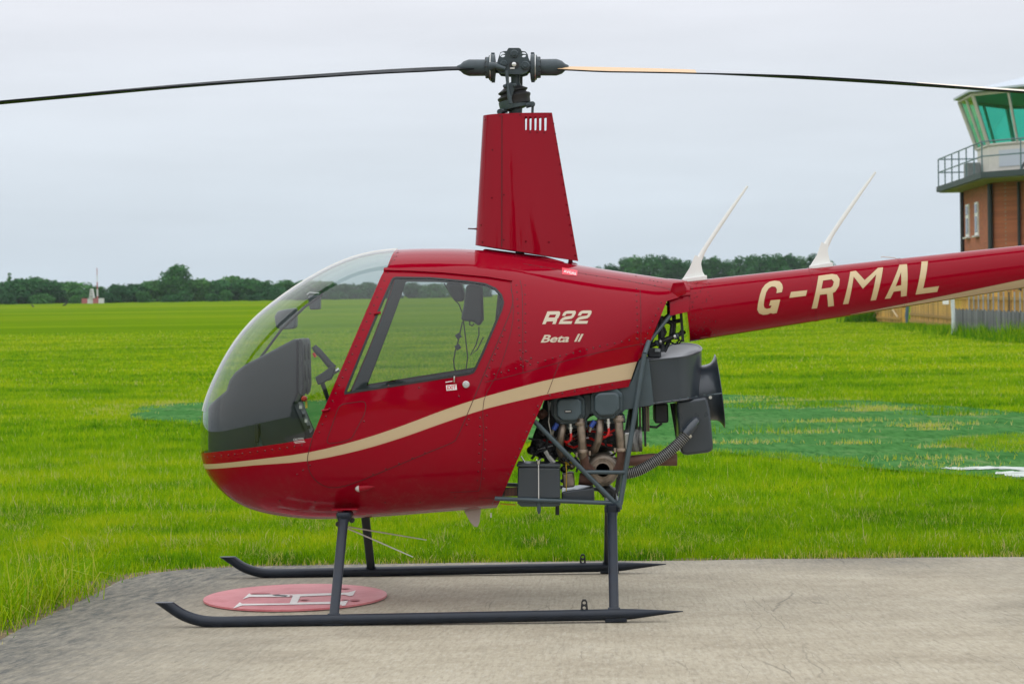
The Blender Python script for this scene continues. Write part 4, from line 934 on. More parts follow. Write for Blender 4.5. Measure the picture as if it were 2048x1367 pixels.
rivet_line([(416,914),(470,908),(560,897),(618,887)], 15); rivet_line([(1033,570),(1037,640),(1040,700),(1043,745)], 15); rivet_line([(1050,570),(1052,740)], 19)
rivet_line([(974,752),(1046,733),(1120,712),(1200,692),(1288,674)], 14); rivet_line([(1272,552),(1276,690)], 13); rivet_line([(960,835),(960,870),(955,960),(950,985)], 17); rivet_line([(974,830),(972,880),(966,975)], 21)
rivet_line([(1010,660),(985,720),(966,765)], 14); rivet_line([(938,838),(928,860)], 12); rivet_line([(1322,605),(1300,655),(1282,700)], 13); rivet_line([(1100,790),(1250,765)], 24); rivet_line([(1076,812),(1010,965)], 18)
rivet_line([(1060,530),(1150,545),(1260,562),(1335,575)], 24); rivet_line([(850,905),(720,958)], 30); rivet_line([(560,1000),(700,1005),(840,1003),(980,985)], 60); rivet_line([(1300,560),(1330,566)], 8)
for (x, y) in ((918,792),(912,752),(777,771),(838,775),(728,842),(620,930),(606,940),(594,948),(1042,718),(1055,722),(1062,716),(1046,705)): rivet(x, y, .005)
o = rv.build('rivets', RIVET, shell, smooth=60); o['kind'] = 'stuff'
# ---- lettering on the skin
def decal(polys, name, mat, parent, off=.0016, holes=None, tail=None, maxe=.02):
    bm = bmesh.new()
    for k, poly in enumerate(polys):
        loops = [[Vector((x, z, 0)) for x, z in poly]]+[[Vector((x, z, 0)) for x, z in h] for h in (holes or {}).get(k, [])]
        flat = [v for l_ in loops for v in l_]; bv = [bm.verts.new((v.x, 0, v.y)) for v in flat]
        for f in tessellate_polygon(loops):
            try: bm.faces.new([bv[i] for i in f])
            except ValueError: pass
    for _ in range(5):
        es = [e_ for e_ in bm.edges if e_.calc_length() > maxe]
        if not es: break
        bmesh.ops.subdivide_edges(bm, edges=es, cuts=1); bmesh.ops.triangulate(bm, faces=bm.faces[:])
    ns = []
    for v in bm.verts:
        if tail: p, n_ = tail(v.co.x, v.co.z)
        else:
            p = surf_pt((v.co.x, v.co.z)); n_ = body_norm(p)
        v.co = p+n_*off; ns.append(tuple(n_))
    for f in bm.faces:
        f.normal_update()
        if f.normal.y > 0: f.normal_flip()
    me = bpy.data.meshes.new(name); bm.to_mesh(me); bm.free(); me.materials.append(mat)
    me.polygons.foreach_set('use_smooth', [True]*len(me.polygons)); me.normals_split_custom_set_from_vertices(ns)
    o = bpy.data.objects.new(name, me); COL.objects.link(o); o.parent = parent; return o
def font_polys(txt, bold=0.0):                 # outlines of a built-in font as triangles in a unit box
    cu = bpy.data.curves.new('tmp', 'FONT'); cu.body = txt; cu.offset = bold; cu.resolution_u = 4; ob = bpy.data.objects.new('tmp', cu); COL.objects.link(ob)
    dg = bpy.context.evaluated_depsgraph_get(); me = bpy.data.meshes.new_from_object(ob.evaluated_get(dg)); P = np.array([v.co[:2] for v in me.vertices]); P -= P.min(0); P /= P.max(0)
    tr = [[tuple(P[i]) for i in f.vertices] for f in me.polygons]; bpy.data.objects.remove(ob); bpy.data.curves.remove(cu); bpy.data.meshes.remove(me); return tr
def text_polys(txt, x0, y0, W_, H_, shear=0, slope=0, bold=0.0):
    return [[SXZ(x0+u*W_+shear*v, y0-v*H_+slope*u) for u, v in tri] for tri in font_polys(txt, bold)]
LETTER = pmat('lettering_cream', (.55, .47, .35), .45)
two = [(820,405),(850,335),(900,292),(960,275),(1150,272),(1175,300),(1165,350),(1120,430),(1060,475),(860,512),(835,538),(1085,540),(1055,610),(730,612),(775,510),(830,455),(900,425),(1050,402),(1078,375),(1082,345),(930,350),(895,405)]
Rl = [(310,618),(445,290),(745,285),(772,315),(765,370),(725,455),(685,490),(695,502),(655,612),(570,615),(592,543),(425,548),(395,615)]; Rh = [(505,375),(660,370),(665,385),(640,435),(625,447),(470,447)]
decal([P2([QR(*p) for p in Rl]), P2([QR(*p) for p in two]), P2([QR(p[0]+402, p[1]-7) for p in two])], 'lettering', LETTER, shell, holes={0: [P2([QR(*p) for p in Rh])]}, maxe=.03)
decal(text_polys('Beta', 1081, 685, 55, 15.5, 8, -1, .025)+text_polys('II', 1148, 683, 11, 15.5, 8, 0, .03), 'lettering', LETTER, shell, maxe=.05)
# EXIT placard, lock, AVGAS mark
ex_ = decal([P2([(892,770),(913,768),(914,779),(893,781)])], 'exit_placard', WHITE, PORT, .0015)
decal(text_polys('EXIT', 894.5, 779, 17.5, 8, 0, -1.6, .02), 'exit_lettering', REDLEAD, PORT, .0024, maxe=.05)
p = S(932, 768.5); n_ = body_norm(p); MB().lathe(p, n_, [(-.002, .017), (.006, .017), (.009, .014), (.009, .008), (.012, .006)], 18).build('door_lock', ALU, PORT)
p = S(908.5, 757); MB().tube([p+Vector((0, -.004, -.016)), p+Vector((0, -.008, 0)), p+Vector((.001, -.006, .012))], .0035, 8).build('latch_lever', ALU, PORT)
MB().tube([S(891, 764)+Vector((0, -.003, 0)), S(905, 762)+Vector((0, -.003, 0))], .0022, 6).build('latch_pin', ALU, PORT)
for hp in ((757,626),(653,820)):
    p = S(*hp); MB().tube([p+Vector((-.022, -.006, -.002)), p+Vector((.012, -.008, .003))], .006, 8).build('hinge', RED, PORT)
avr = pmat('fuel_mark_red', (.75, .03, .06), .4); decal([P2([(1124,535),(1155,541),(1154,552),(1124,549)])], 'fuel_placard', avr, shell, .0016)
decal(text_polys('AVGAS', 1127, 545.5, 25, 5.5, 0, 5.5, .02), 'fuel_lettering', WHITE, shell, .0026, maxe=.05)
p = S(1141, 526)+Vector((0, .02, .0)); MB().lathe(p+Vector((0, 0, -.03)), (0, -.1, 1), [(0, .035), (.025, .035), (.032, .026), (.034, .012), (.05, .01)], 18).build('fuel_cap', RED, heli)
decal(text_polys('CAUTION', 587, 880.5, 20, 4, 0, -2.2, .01)+[P2([(588,882.5),(609,880.2),(609,881.4),(588,883.7)])]+[P2([(590,885),(611,882.7),(611,883.6),(590,886)])], 'caution_lettering', OFFW, heli, .0012, maxe=.08)
# navigation light on the lower side
p = S(722, 976); n_ = body_norm(p); MB().tube([p+Vector((-.014, -.004, 0)), p+Vector((-.006, -.012, 0)), p+Vector((.03, -.012, .004)), p+Vector((.07, -.002, .008))], [.004, .016, .014, .002], 12).build('navigation_light', [RED], heli)
MB().tube([p+Vector((-.024, -.01, -.001)), p+Vector((-.017, -.012, -.001)), p+Vector((-.007, -.0125, 0))], [.007, .014, .0165], 12).build('light_lens', pmat('lens', (.5, .45, .42), .15), heli)

# ---- cabin interior
xa = U(978, 700, -.3).x
def ysec(x, z): return max(.02, float(surf_y(x, z))-.03)
mb = MB(); bulk = []
zz = np.linspace(float(ZB(float(sx_(xa))))+.03, float(ZT(float(sx_(xa))))-.03, 24)
xb = lambda z: xa + .10*(z-1.0)
vs_ = [(xb(z), -ysec(xb(z), z), z) for z in zz]+[(xb(z), ysec(xb(z), z), z) for z in zz]
mb.add(vs_, [(i, i+1, 24+i+1, 24+i) for i in range(23)]); mb.build('rear_bulkhead', LINING, heli)
zf = U(700, 1005, -.3).z
mb = MB(); xs = np.linspace(U(470, 900, 0).x, xa, 16); vs_ = [(x, -ysec(x, zf), zf) for x in xs]+[(x, ysec(x, zf), zf) for x in xs]
mb.add(vs_, [(i, i+1, 17+i, 16+i) for i in range(15)]); mb.build('cabin_floor', CHAR, heli)
for sy in (-.23, .23):
    mb = MB(); poly = [U(*p, sy) for p in ((800,862),(972,872),(972,965),(815,965))]; mb.prism([(p.x, p.z) for p in poly], sy-.2, sy+.2); mb.build('seat_cushion', SEAT, heli, bevel=.03, bseg=3)
    poly = [U(*p, sy) for p in ((938,872),(975,790),(1000,790),(985,875))]; mb = MB(); mb.prism([(p.x, p.z) for p in poly], sy-.2, sy+.2); mb.build('seat_back', SEAT, heli, bevel=.02, bseg=3)
    # rudder pedals
    for dy in (-.07, .07):
        q = U(520, 890, sy+dy); MB().tube([q+Vector((.05, 0, -.12)), q, q+Vector((-.01, 0, .05))], .012, 8).build('pedal_arm', GREY, heli); MB().box(q+Vector((-.01, 0, .06)), (.02, .08, .09)).build('pedal', BLACK, heli, bevel=.005)
q = U(*Q3(490, 1130), -.12); MB().lathe(q+Vector((0, 0, -.022)), (0, 0, 1), [(0, .004), (.006, .018), (.02, .0235), (.034, .018), (.043, .004)], 16).build('knob', CHAR, heli)
MB().tube([q+Vector((0, 0, -.02)), q+Vector((-.01, 0, -.07))], .008, 8).build('knob_stem', GREY, heli)
prism_px = lambda L_, Y: [(U(*p, Y).x, U(*p, Y).z) for p in L_]
mb = MB(); mb.prism(prism_px([Q3(*p) for p in ((426,1290),(455,1190),(495,1190),(495,1290))], -.15), -.17, -.13); mb.build('pedal_bracket', GREY, heli, bevel=.006)
# instrument console and pod
PANEL = pmat('console_shell', (.022, .026, .032), .5, vary=.2)
con = empty('instrument_console', (0, 0, 0)); con.parent = heli
mb = MB(); mb.prism(prism_px([Q3(*p) for p in ((88,1325),(88,1010),(110,985),(205,905),(225,840),(260,790),(330,735),(420,690),(600,595),(640,575),(665,572),(665,930),(640,985),(660,1040),(720,1180),(700,1300))], 0), -.185, .185); mb.build('pod', PANEL, con, bevel=.022, bseg=3)
mb = MB(); mb.prism(prism_px([Q3(*p) for p in ((667,574),(684,574),(694,600),(700,880),(690,935),(667,925))], 0), -.178, .178); mb.build('panel_face', CHAR, con, bevel=.006)
for k, (zz_, yy) in enumerate(((.19, -.08), (.19, .08), (.09, -.08), (.09, .08), (.02, 0))):
    q = U(*Q3(700, 910), 0); MB().lathe(Vector((q.x-.004, yy, q.z+zz_)), (1, 0, 0), [(0, .042), (.006, .042), (.008, .038)], 20).build('gauge', BLACK, con)
mb = MB(); mb.prism(prism_px([Q3(*p) for p in ((640,990),(660,985),(735,1165),(718,1190))], -.19), -.200, -.190); mb.build('switch_strip', pmat('strip_grey', (.22, .23, .24), .5, vary=.5, vscale=60), con)
for k, (a_, b_) in enumerate(((655,1020),(672,1075),(690,1110),(708,1150))):
    q = U(*Q3(a_, b_), -.205); MB().box(q, (.014, .008, .016)).build('switch', (OFFW, BLACK)[k % 2], con)
q = U(*Q3(680, 965), -.2); MB().lathe(q, (0, -1, 0), [(0, .014), (.02, .014), (.026, .008)], 12).build('mixture_knob', pmat('red_knob', (.5, .04, .02), .4), con)
MB().box(U(*Q3(692, 1000), -.2), (.01, .004, .04)).build('warning_tag', YEL, con)
# compass, visor and a dark slanted bar
mb = MB(); mb.prism(prism_px([Q3(*p) for p in ((490,430),(510,395),(560,385),(628,375),(628,495),(612,512),(540,516),(500,505))], .1), .06, .16); mb.build('sun_visor', pmat('visor_grey', (.10, .115, .13), .5), heli, bevel=.01)
mb = MB(); mb.prism(prism_px([Q3(*p) for p in ((708,300),(785,290),(785,385),(720,388))], .02), -.03, .05); mb.build('compass', pmat('compass_grey', (.09, .105, .12), .5), heli, bevel=.008)
MB().tube([U(*Q3(695, 290), 0), U(*Q3(712, 275), 0), U(*Q3(775, 280), 0)], .003, 6).build('compass_bracket', ALU, heli)
MB().tube([U(*Q3(800, 283), -.05), U(*Q3(680, 370), -.05), U(*Q3(530, 515), -.05), U(*Q3(400, 690), -.05), U(*Q3(347, 778), -.05)], .0065, 8).build('slanted_bar', BLACK, heli)
# cyclic stick with grip
cyc = empty('cyclic_stick', (0, 0, 0)); cyc.parent = heli
MB().tube([U(*Q3(740, 625), -.2), U(*Q3(765, 655), -.2), U(*Q3(800, 690), -.2), U(*Q3(840, 740), -.2), U(*Q3(872, 770), -.2)], [.013, .018, .016, .017, .018], 12).build('grip', CHAR, cyc)
MB().tube([U(*Q3(738, 668), -.222), U(*Q3(752, 695), -.222)], .007, 8).build('trigger', REDLEAD, cyc)
mb = MB(); mb.prism(prism_px([Q3(*p) for p in ((750,825),(800,795),(860,750),(885,770),(860,830),(810,860),(770,878))], -.2), -.225, -.175); mb.build('grip_housing', CHAR, cyc, bevel=.008)
MB().tube([U(*Q3(795, 860), -.1), U(*Q3(830, 960), -.1), U(*Q3(900, 1180), -.05)], .011, 10).build('stick', BLACK, cyc)
MB().tube([U(*Q3(850, 800), -.2), U(*Q3(885, 785), -.2), U(*Q3(905, 775), -.2)], [.014, .012, .010], 10).build('swivel', ALU, cyc)
MB().tube([U(*Q3(830, 835), -.2), U(*Q3(845, 830), 0), U(*Q3(850, 820), .2)], .012, 8).build('crossbar', CHAR, cyc)
# headsets hanging behind the seats with their cables
hs = pmat('headset_grey', (.035, .045, .06), .5)
for Yh, pl in ((.12, [(250,225),(400,215),(440,330),(430,405),(340,405)]), (-.08, [(455,240),(610,250),(622,580),(575,650),(530,600),(400,590),(410,540),(430,440)])):
    hd = empty('headset', (0, 0, 0)); hd.parent = heli; mb = MB(); mb.prism(prism_px([QD(*p) for p in pl], Yh), Yh-.05, Yh+.05); mb.build('ear_cups', hs, hd, bevel=.016, bseg=3)
    if Yh > 0:
        MB().tube([U(*QD(*p), Yh) for p in ((235,225),(330,380),(380,430),(415,520),(430,640),(455,850),(465,950),(448,1075))], .0035, 6).build('cable', BLACK, hd)
    else:
        MB().tube([U(*QD(*p), Yh) for p in ((575,650),(575,730),(545,830),(490,930),(560,870),(620,750))], .0035, 6).build('cable', BLACK, hd)
        MB().tube([U(*QD(*p), Yh) for p in ((415,600),(390,710),(370,800),(345,880),(328,980),(335,1050),(355,1090))], .0035, 6).build('cable', BLACK, hd)
        MB().tube([U(*QD(*p), Yh) for p in ((485,595),(485,630),(510,640),(530,620))], .004, 6).build('microphone_boom', BLACK, hd)
        for c_ in ((375,740),(370,847)):
            q = U(*QD(*c_), Yh); MB().box(q, (.026, .015, .026), Matrix.Rotation(R(-32), 3, 'Y')).build('plug_box', hs, hd, bevel=.003)

# ---- mast fairing
bm = bmesh.new(); NSF, NZ = 44, 26
def fair(u, v, side):                          # u along chord, v up
    bl, br_ = U(950.5, 490, 0), U(1156.5, 522, 0); tl, tr_ = U(966, 232, 0), U(1104, 225.5, 0)
    a_ = bl.lerp(br_, u); b_ = tl.lerp(tr_, u); p = a_.lerp(b_, v)
    th = (.120*(1-v)+.088*v)*(1.48*math.sqrt(max(u, 0))-.63*u-1.76*u*u+1.42*u**3-.50*u**4)*1.0*2/1.0+.004*u
    p.y = side*th; return p
us = [.5*(1-math.cos(math.pi*i/NSF)) for i in range(NSF+1)]
for i in range(NSF+1): us[i] = us[i]**1.15
loop = [(u, -1) for u in us]+[(u, 1) for u in us[::-1][:-1]]
rg = [[bm.verts.new(fair(u, v/NZ, s)) for u, s in loop] for v in range(NZ+1)]; nL = len(loop)
for v in range(NZ):
    for j in range(nL-1): bm.faces.new((rg[v][j], rg[v][j+1], rg[v+1][j+1], rg[v+1][j]))
    bm.faces.new((rg[v][nL-1], rg[v][0], rg[v+1][0], rg[v+1][nL-1]))
bmesh.ops.recalc_face_normals(bm, faces=bm.faces[:])
slots = [rounded([tuple(U(x+dx, y, -.04)[k] for k in (0, 2)) for dx, y in ((-2.6, 234), (2.2, 233.6), (1.6, 261), (-2.4, 261.5))], .005, 3) for x in (1052, 1061, 1071, 1080.5, 1091)]
for s in slots: cut(bm, s)
bmesh.ops.delete(bm, geom=[f for f in bm.faces if any(pin(s, [(f.calc_center_median().x, f.calc_center_median().z)])[0] for s in slots)], context='FACES')
me = bpy.data.meshes.new('mast_fairing'); bm.to_mesh(me); bm.free(); me.materials.append(RED); me.polygons.foreach_set('use_smooth', [True]*len(me.polygons)); me.set_sharp_from_angle(angle=R(40))
mf = bpy.data.objects.new('mast_fairing', me); COL.objects.link(mf); mf.parent = heli
def fpt(px, py, off=.002):
    p = U(px, py, -.08)
    bl, br_ = U(950.5, 490, 0), U(1156.5, 522, 0); tl, tr_ = U(966, 232, 0), U(1104, 225.5, 0)
    v = min(1, max(0, (p.z-bl.z)/(tl.z-bl.z))); l_, r_ = bl.lerp(tl, v), br_.lerp(tr_, v); u = min(1, max(0, (p.x-l_.x)/(r_.x-l_.x))); q = fair(u, v, -1); q.y -= off; return Vector((p.x, q.y, p.z))
MB().tube([fpt(1004, y, .0005) for y in range(230, 500, 12)], .002, 5).build('fairing_seam', DARKRED, mf)
rv = MB()
for i in range(14):
    f_ = i/13; q = fpt(1107+f_*44, 245+f_*265); rv.lathe(q, (.3, -1, 0), [(-.002, .0045), (.003, .003)], 6)
for (x, y) in ((970,238),(1000,232),(1040,229),(1100,228),(985,300),(1008,390),(1008,480),(1052,483),(1098,484),(984,396),(965,484),(962,450),(1074,264),(1088,264),(1060,264)): rv.lathe(fpt(x, y), (0, -1, 0), [(-.002, .0045), (.003, .003)], 6)
o = rv.build('rivets', RIVET, mf); o['kind'] = 'stuff'
MB().tube([U(936, 457, 0), U(948, 457.5, 0), U(958, 458, 0)], [.003, .0032, .007], 8).build('pitot_tube', DARKRED, mf)
mb = MB(); tb = [(956,497),(986,503),(1090,519),(1150,531),(1150,538),(1040,540),(952,512)]
for side in (-1, 1): pass
neck = [U(*p, 0) for p in ((948,503),(985,501),(1090,516),(1150,528))]
mb.prism([(U(965, 497, 0).x, U(965, 497, 0).z), (U(1090, 513, 0).x, U(1090, 513, 0).z), (U(1135, 526, 0).x, U(1135, 526, 0).z), (U(1100, 545, 0).x, U(1100, 545, 0).z), (U(965, 530, 0).x, U(965, 530, 0).z)], -.07, .07); mb.build('fairing_base', RED, heli, bevel=.02, bseg=3)

# ---- mast, swashplate and rotor head
H = lambda x, y, Y=0: U(*QH(x, y), Y)
k9 = 9.114*402                                # zoom pixels per metre at the mast
head = empty('rotor_head', (0, 0, 0)); head.parent = heli
top, btm = H(1020, 540), U(1030, 520, 0)
MB().tube([H(1010, 500), U(1031, 300, 0), U(1040, 510, 0)], .0225, 18).build('mast', HUB, head)
hubp = [(690,330),(720,230),(745,165),(800,145),(860,140),(885,95),(900,85),(1080,85),(1110,100),(1130,140),(1200,150),(1240,200),(1255,270),(1285,330),(1290,400),(1270,470),(1220,535),(1130,560),(880,560),(740,545),(700,500),(685,420)]
for Yc in (-.060, .060):
    mb = MB(); P = [(H(x, y).x, H(x, y).z) for x, y in hubp]; mb.prism_holes(P, [[(H(x, y).x+.0135*math.cos(k*math.pi/9), H(x, y).z+.0135*math.sin(k*math.pi/9)) for k in range(18)] for x, y in ((785,205),(1165,205))], Yc-.011, Yc+.011); pl = mb.build('hub_plate', HUB, head)
    for (x, y, r_) in ((990,170,.020),(1190,380,.022),(800,350,.018)):
        q = H(x, y, Yc); sg = -1 if Yc < 0 else 1; MB().lathe(q+Vector((0, sg*.012, 0)), (0, sg, 0), [(0, r_), (.008, r_), (.012, r_*.8), (.012, r_*.5), (.022, r_*.45)], 18).build('bolt', HUB, head)
q = H(985, 370, -.0735); mb = MB(); mb.prism([(q.x+dx*.024, q.z+dz*.015) for dx, dz in ((-.7,-1),(.7,-1),(1,-.5),(1,.5),(.7,1),(-.7,1),(-1,.5),(-1,-.5))], -.0745, -.0732); mb.build('hub_window', BLACK, head, smooth=0)
MB().lathe(H(985, 355, -.0745), (0, -1, 0), [(0, .011), (.004, .011), (.006, .005)], 14).build('teeter_nut', ALU, head)
MB().box(H(955, 425, -.0745), (.022, .002, .007)).build('data_plate', OFFW, head)
mb = MB(); mb.box(H(990, 345), (.066, .095, .085)); mb.build('hub_core', HUB, head, bevel=.01)
def grip(xs, sgn, ax_y):
    a_ = H(xs[0], ax_y); b_ = H(xs[1], ax_y-2*sgn); g = empty('blade_grip', (0, 0, 0)); g.parent = head
    ln = abs(b_.x-a_.x); dr = (b_-a_).normalized()
    MB().lathe(a_, dr, [(-.10, .028), (0, .028), (.004, .066), (.024, .068), (.028, .062), (.034, .062), (.036, .054), (.05, .052), (.053, .040)], 30).build('flange', HUB, g)
    MB().lathe(a_+dr*.0255, dr, [(0, .0688), (.003, .0688)], 30).build('retainer_ring', ALU, g)
    MB().lathe(a_+dr*.053, dr, [(0, .041), (ln-.053-.02, .0415), (ln-.053-.008, .038), (ln-.045, .032), (ln-.03, .018), (ln-.012, .010)], 26).build('cuff', HUB, g)
    for i in range(12):
        an = 2*math.pi*i/12; q = a_+dr*.037+Vector((0, math.cos(an)*.0475, math.sin(an)*.0475)); MB().lathe(q, dr, [(0, .006), (.012, .006), (.016, .004)], 8).build('bolt', BLACK, g)
    for sg in (-1, 1): MB().lathe(a_+dr*.014+Vector((0, 0, sg*.066)), (0, 0, sg), [(0, .009), (.008, .009)], 8).build('grease_cap', HUB, g)
grip((655, 95), -1, 415); grip((1275, 1830), 1, 410)
MB().tube([H(560, 400, -.075), H(640, 385, -.085), H(760, 420, -.095), H(830, 445, -.10)], [.024, .017, .012, .012], 12).build('pitch_horn', HUB, head)
MB().tube([H(1480, 420, .075), H(1300, 390, .085), H(1200, 420, .1)], [.024, .015, .012], 12).build('pitch_horn', HUB, head)
MB().tube([H(850, 470, -.10), H(862, 640, -.105), H(880, 850, -.11), H(920, 1070, -.11)], [.011, .008, .008, .012], 10).build('pitch_link', HUB, head)
MB().tube([H(1110, 570, .09), H(1115, 800, .1), H(1120, 1000, .1)], [.009, .007, .009], 8).build('pitch_link', HUB, head)
MB().tube([H(880, 570, -.06), H(890, 700, -.06)], .004, 6).build('droop_cable', ALU, head)
mb = MB(); mb.prism([(H(x, y, -.09).x, H(x, y, -.09).z) for x, y in ((800,745),(840,700),(990,700),(1020,740),(1000,790),(960,900),(925,1050),(890,1050),(880,900),(830,780))], -.098, -.082); mb.build('scissor_link', HUB, head, bevel=.004)
for (x, y) in ((815,755),(1000,735),(905,1020)): MB().lathe(H(x, y, -.1), (0, -1, 0), [(-.01, .009), (.012, .009), (.016, .005)], 10).build('bolt', HUB, head)
tilt = Vector((-.20, 0, 1)).normalized()
MB().lathe(H(1000, 760), (0, 0, 1), [(-.02, .03), (0, .034), (.02, .026)], 20).build('collar', HUB, head)
MB().lathe(H(1000, 1010), tilt, [(-.028, .058), (-.02, .075), (.004, .077), (.012, .082), (.02, .084), (.026, .079), (.030, .068), (.036, .064), (.044, .074), (.049, .075), (.054, .066), (.066, .045), (.078, .033)], 34).build('rubber_boot', BLACK, head)
MB().lathe(H(985, 1085), tilt, [(-.026, .045), (-.02, .070), (.0, .074), (.022, .074), (.026, .064)], 34).build('swashplate', GREY, head)
MB().lathe(H(1010, 1180), (0, 0, 1), [(-.03, .032), (.02, .036), (.03, .05)], 24).build('swash_bearing', HUB, head)
for a_, b_ in (((720,1215),(860,1180)), ((1320,1075),(1200,1100))):
    MB().tube([H(*a_, -.03), H(*b_, -.03)], [.013, .016], 12).build('swash_arm', HUB, head); MB().lathe(H(*a_, -.045), (0, 1, 0), [(0, .012), (.004, .0135), (.026, .0135), (.03, .01)], 14).build('rod_end', HUB, head)
MB().tube([H(1325, 1100, -.03), H(1318, 1300, -.03)], .0065, 8).build('push_rod', HUB, head)
MB().tube([H(725, 1225, -.03), H(735, 1330, -.03)], .0065, 8).build('push_rod', HUB, head)
# ---- rotor blades
def blade(name, cl, pitch, sgn, segs):         # cl: spine points, segs: (r0, r1, leading-edge and top material)
    root = empty(name, (0, 0, 0)); root.parent = heli
    spine = Spline([abs(p.x) for p in cl], [p.z for p in cl]); CH = .183
    prof = [(-.25, 0), (-.24, .030), (-.20, .052), (-.1, .062), (.1, .055), (.4, .030), (.70, .024), (.75, .022)]    # x/chord from pitch axis, half thickness/chord
    def ring(r):
        th = R(pitch(r)); z0 = float(spine(r)); ch = CH*min(1, .35+max(0, r-.24)*3.2); pts = []
        up = [(c_*ch, t_*CH) for c_, t_ in prof]; lo = [(c_*ch, -t_*CH*.8) for c_, t_ in prof[::-1]]
        for c_, t_ in up+lo:
            y = c_*math.cos(th)+t_*math.sin(th); z = -c_*math.sin(th)+t_*math.cos(th)
            pts.append((sgn*r, y*(-sgn)*-1*(1), z0+z) if sgn < 0 else (sgn*r, -y, z0+z))
        return pts
    for (r0, r1, mt, ml) in segs:
        n_ = max(2, int((r1-r0)/.08)); mb = MB(); m_ = 16
        vs_ = []
        for i in range(n_+1): vs_ += ring(r0+(r1-r0)*i/n_)
        fs = []; fm_ = []
        for i in range(n_):
            for j in range(m_):
                k = (j+1) % m_; fs.append((i*m_+j, i*m_+k, (i+1)*m_+k, (i+1)*m_+j)); fm_.append(1 if (j < 3 and ml is not None) else (0 if j < 7 else 2))
        fs += [tuple(range(m_)), tuple(n_*m_+j for j in range(m_))[::-1]]; fm_ += [2, 2]
        mb.add(vs_, fs); mb.m = fm_; o = mb.build('blade_section', [mt, ml or mt, BLADE], root, smooth=50)
        bm = bmesh.new(); bm.from_mesh(o.data); bmesh.ops.recalc_face_normals(bm, faces=bm.faces[:]); bm.to_mesh(o.data); bm.free()
    return root
lp = [U(x, y, 0) for x, y in ((940,137),(900,138),(640,152.5),(400,169.5),(200,187),(0,205.5))]; lp = lp[::-1]; lp = [lp[0]+(lp[0]-lp[1])*2.7]+lp
lp = sorted(lp, key=lambda p: abs(p.x))
b1 = blade('rotor_blade', lp, lambda r: 10.5-2.6*r, -1, [(.20, 2.06, BLADE, None), (2.06, 3.84, BLADE, SILVER)]); b1['label'] = 'dark forward rotor blade with bare metal leading edge outboard'
rp = [U(x, y, 0) for x, y in ((1112,137.5),(1390,144.5),(1600,154.5),(1830,168.5),(2048,184))]; rp.append(rp[-1]+(rp[-1]-rp[-2])*2.6)
b2_ = blade('rotor_blade', rp, lambda r: 11.6-4.4*(r-.2) if r < .9 else (8.52-9*(r-.9) if r < 1.4 else (4.0 if r < 1.8 else 4.0+2.2*min(1, (r-1.8)*2))), 1, [(.215, .895, BLADETAN, None), (.895, 1.98, pmat('blade_pale', (.40, .41, .43), .6), None), (1.98, 3.84, BLADECREAM, None)]); b2_['label'] = 'aft rotor blade with tan and white painted top'

# ---- tail boom
bA = (U(1371, 562, 0)+U(1371, 684, 0))/2; bB = (U(2048, 490, 0)+U(2048, 575.5, 0))/2; rA, rB = (U(1371, 562, 0)-U(1371, 684, 0)).length/2*.992, (U(2048, 490, 0)-U(2048, 575.5, 0)).length/2*.99
axis = (bB-bA).normalized(); LB = (bB-bA).length; tanr = (rB-rA)/LB; LT = LB*1.62
vz = Vector((-axis.z, 0, axis.x))
boom = empty('tail_boom', (0, 0, 0)); boom.parent = heli
def bpt(t, ang, off=0): r_ = rA+tanr*t+off; return bA+axis*t+(vz*math.sin(ang)+Vector((0, -1, 0))*math.cos(ang))*r_
nA, nT = 72, 60; mb = MB(); vs_ = []; fs = []; fmt = []
for i in range(nT+1):
    for j in range(nA): vs_.append(bpt(LT*i/nT, 2*math.pi*j/nA))
for i in range(nT):
    for j in range(nA): k = (j+1) % nA; fs.append((i*nA+j, (i+1)*nA+j, (i+1)*nA+k, i*nA+k))
fs += [tuple(range(nA)), tuple(nT*nA+j for j in range(nA))[::-1]]
mb.add(vs_, fs); bt_ = mb.build('boom_tube', RED, boom, smooth=40)
bm = bmesh.new(); bm.from_mesh(bt_.data); bmesh.ops.recalc_face_normals(bm, faces=bm.faces[:]); bm.to_mesh(bt_.data); bm.free()
for tt in ((U(1617, 560, 0)-bA).dot(axis), (U(1797, 560, 0)-bA).dot(axis), LB*1.2, LB*1.45):
    mb = MB(); mb.lathe(bA+axis*tt, axis, [(0, rA+tanr*tt+.0002), (.002, rA+tanr*tt+.0011), (.022, rA+tanr*tt+.0009), (.024, rA+tanr*tt+.0001)], 72, cap=False); mb.build('boom_joint', RED, boom)
    rv = MB()
    for j in range(40):
        an = 2*math.pi*j/40
        for dt in (.006, .017): q = bpt(tt+dt, an, .0008); rv.lathe(q, (q-(bA+axis*tt)).normalized(), [(0, .0026), (.0014, .0016)], 5)
    o = rv.build('rivets', RIVET, boom); o['kind'] = 'stuff'
# rivet field at the boom root
rv = MB()
for i in range(95):
    tt = .012+.13*rng.random(); an = R(-62+135*rng.random()); q = bpt(tt, an); rv.lathe(q, (q-(bA+axis*tt)).normalized(), [(-.001, .0028), (.002, .0016)], 5)
o = rv.build('rivets', DARKRED, boom); o['kind'] = 'stuff'
def tailmap(x, z):
    P = Vector((x, 0, z)); tt = (P-bA).dot(axis); h = (P-bA).dot(vz); r_ = rA+tanr*tt; h = max(-r_*.995, min(r_*.995, h)); n_ = (vz*(h/r_)+Vector((0, -1, 0))*math.sqrt(1-(h/r_)**2)).normalized(); return bA+axis*tt+n_*r_, n_
def TXZ(px, py):
    Y = -.13
    for _ in range(12): p = U(px, py, Y); q, _n = tailmap(p.x, p.z); Y = q.y
    p = U(px, py, Y); return (p.x, p.z)
tl = lambda L_: [TXZ(*QL(*p)) for p in L_]
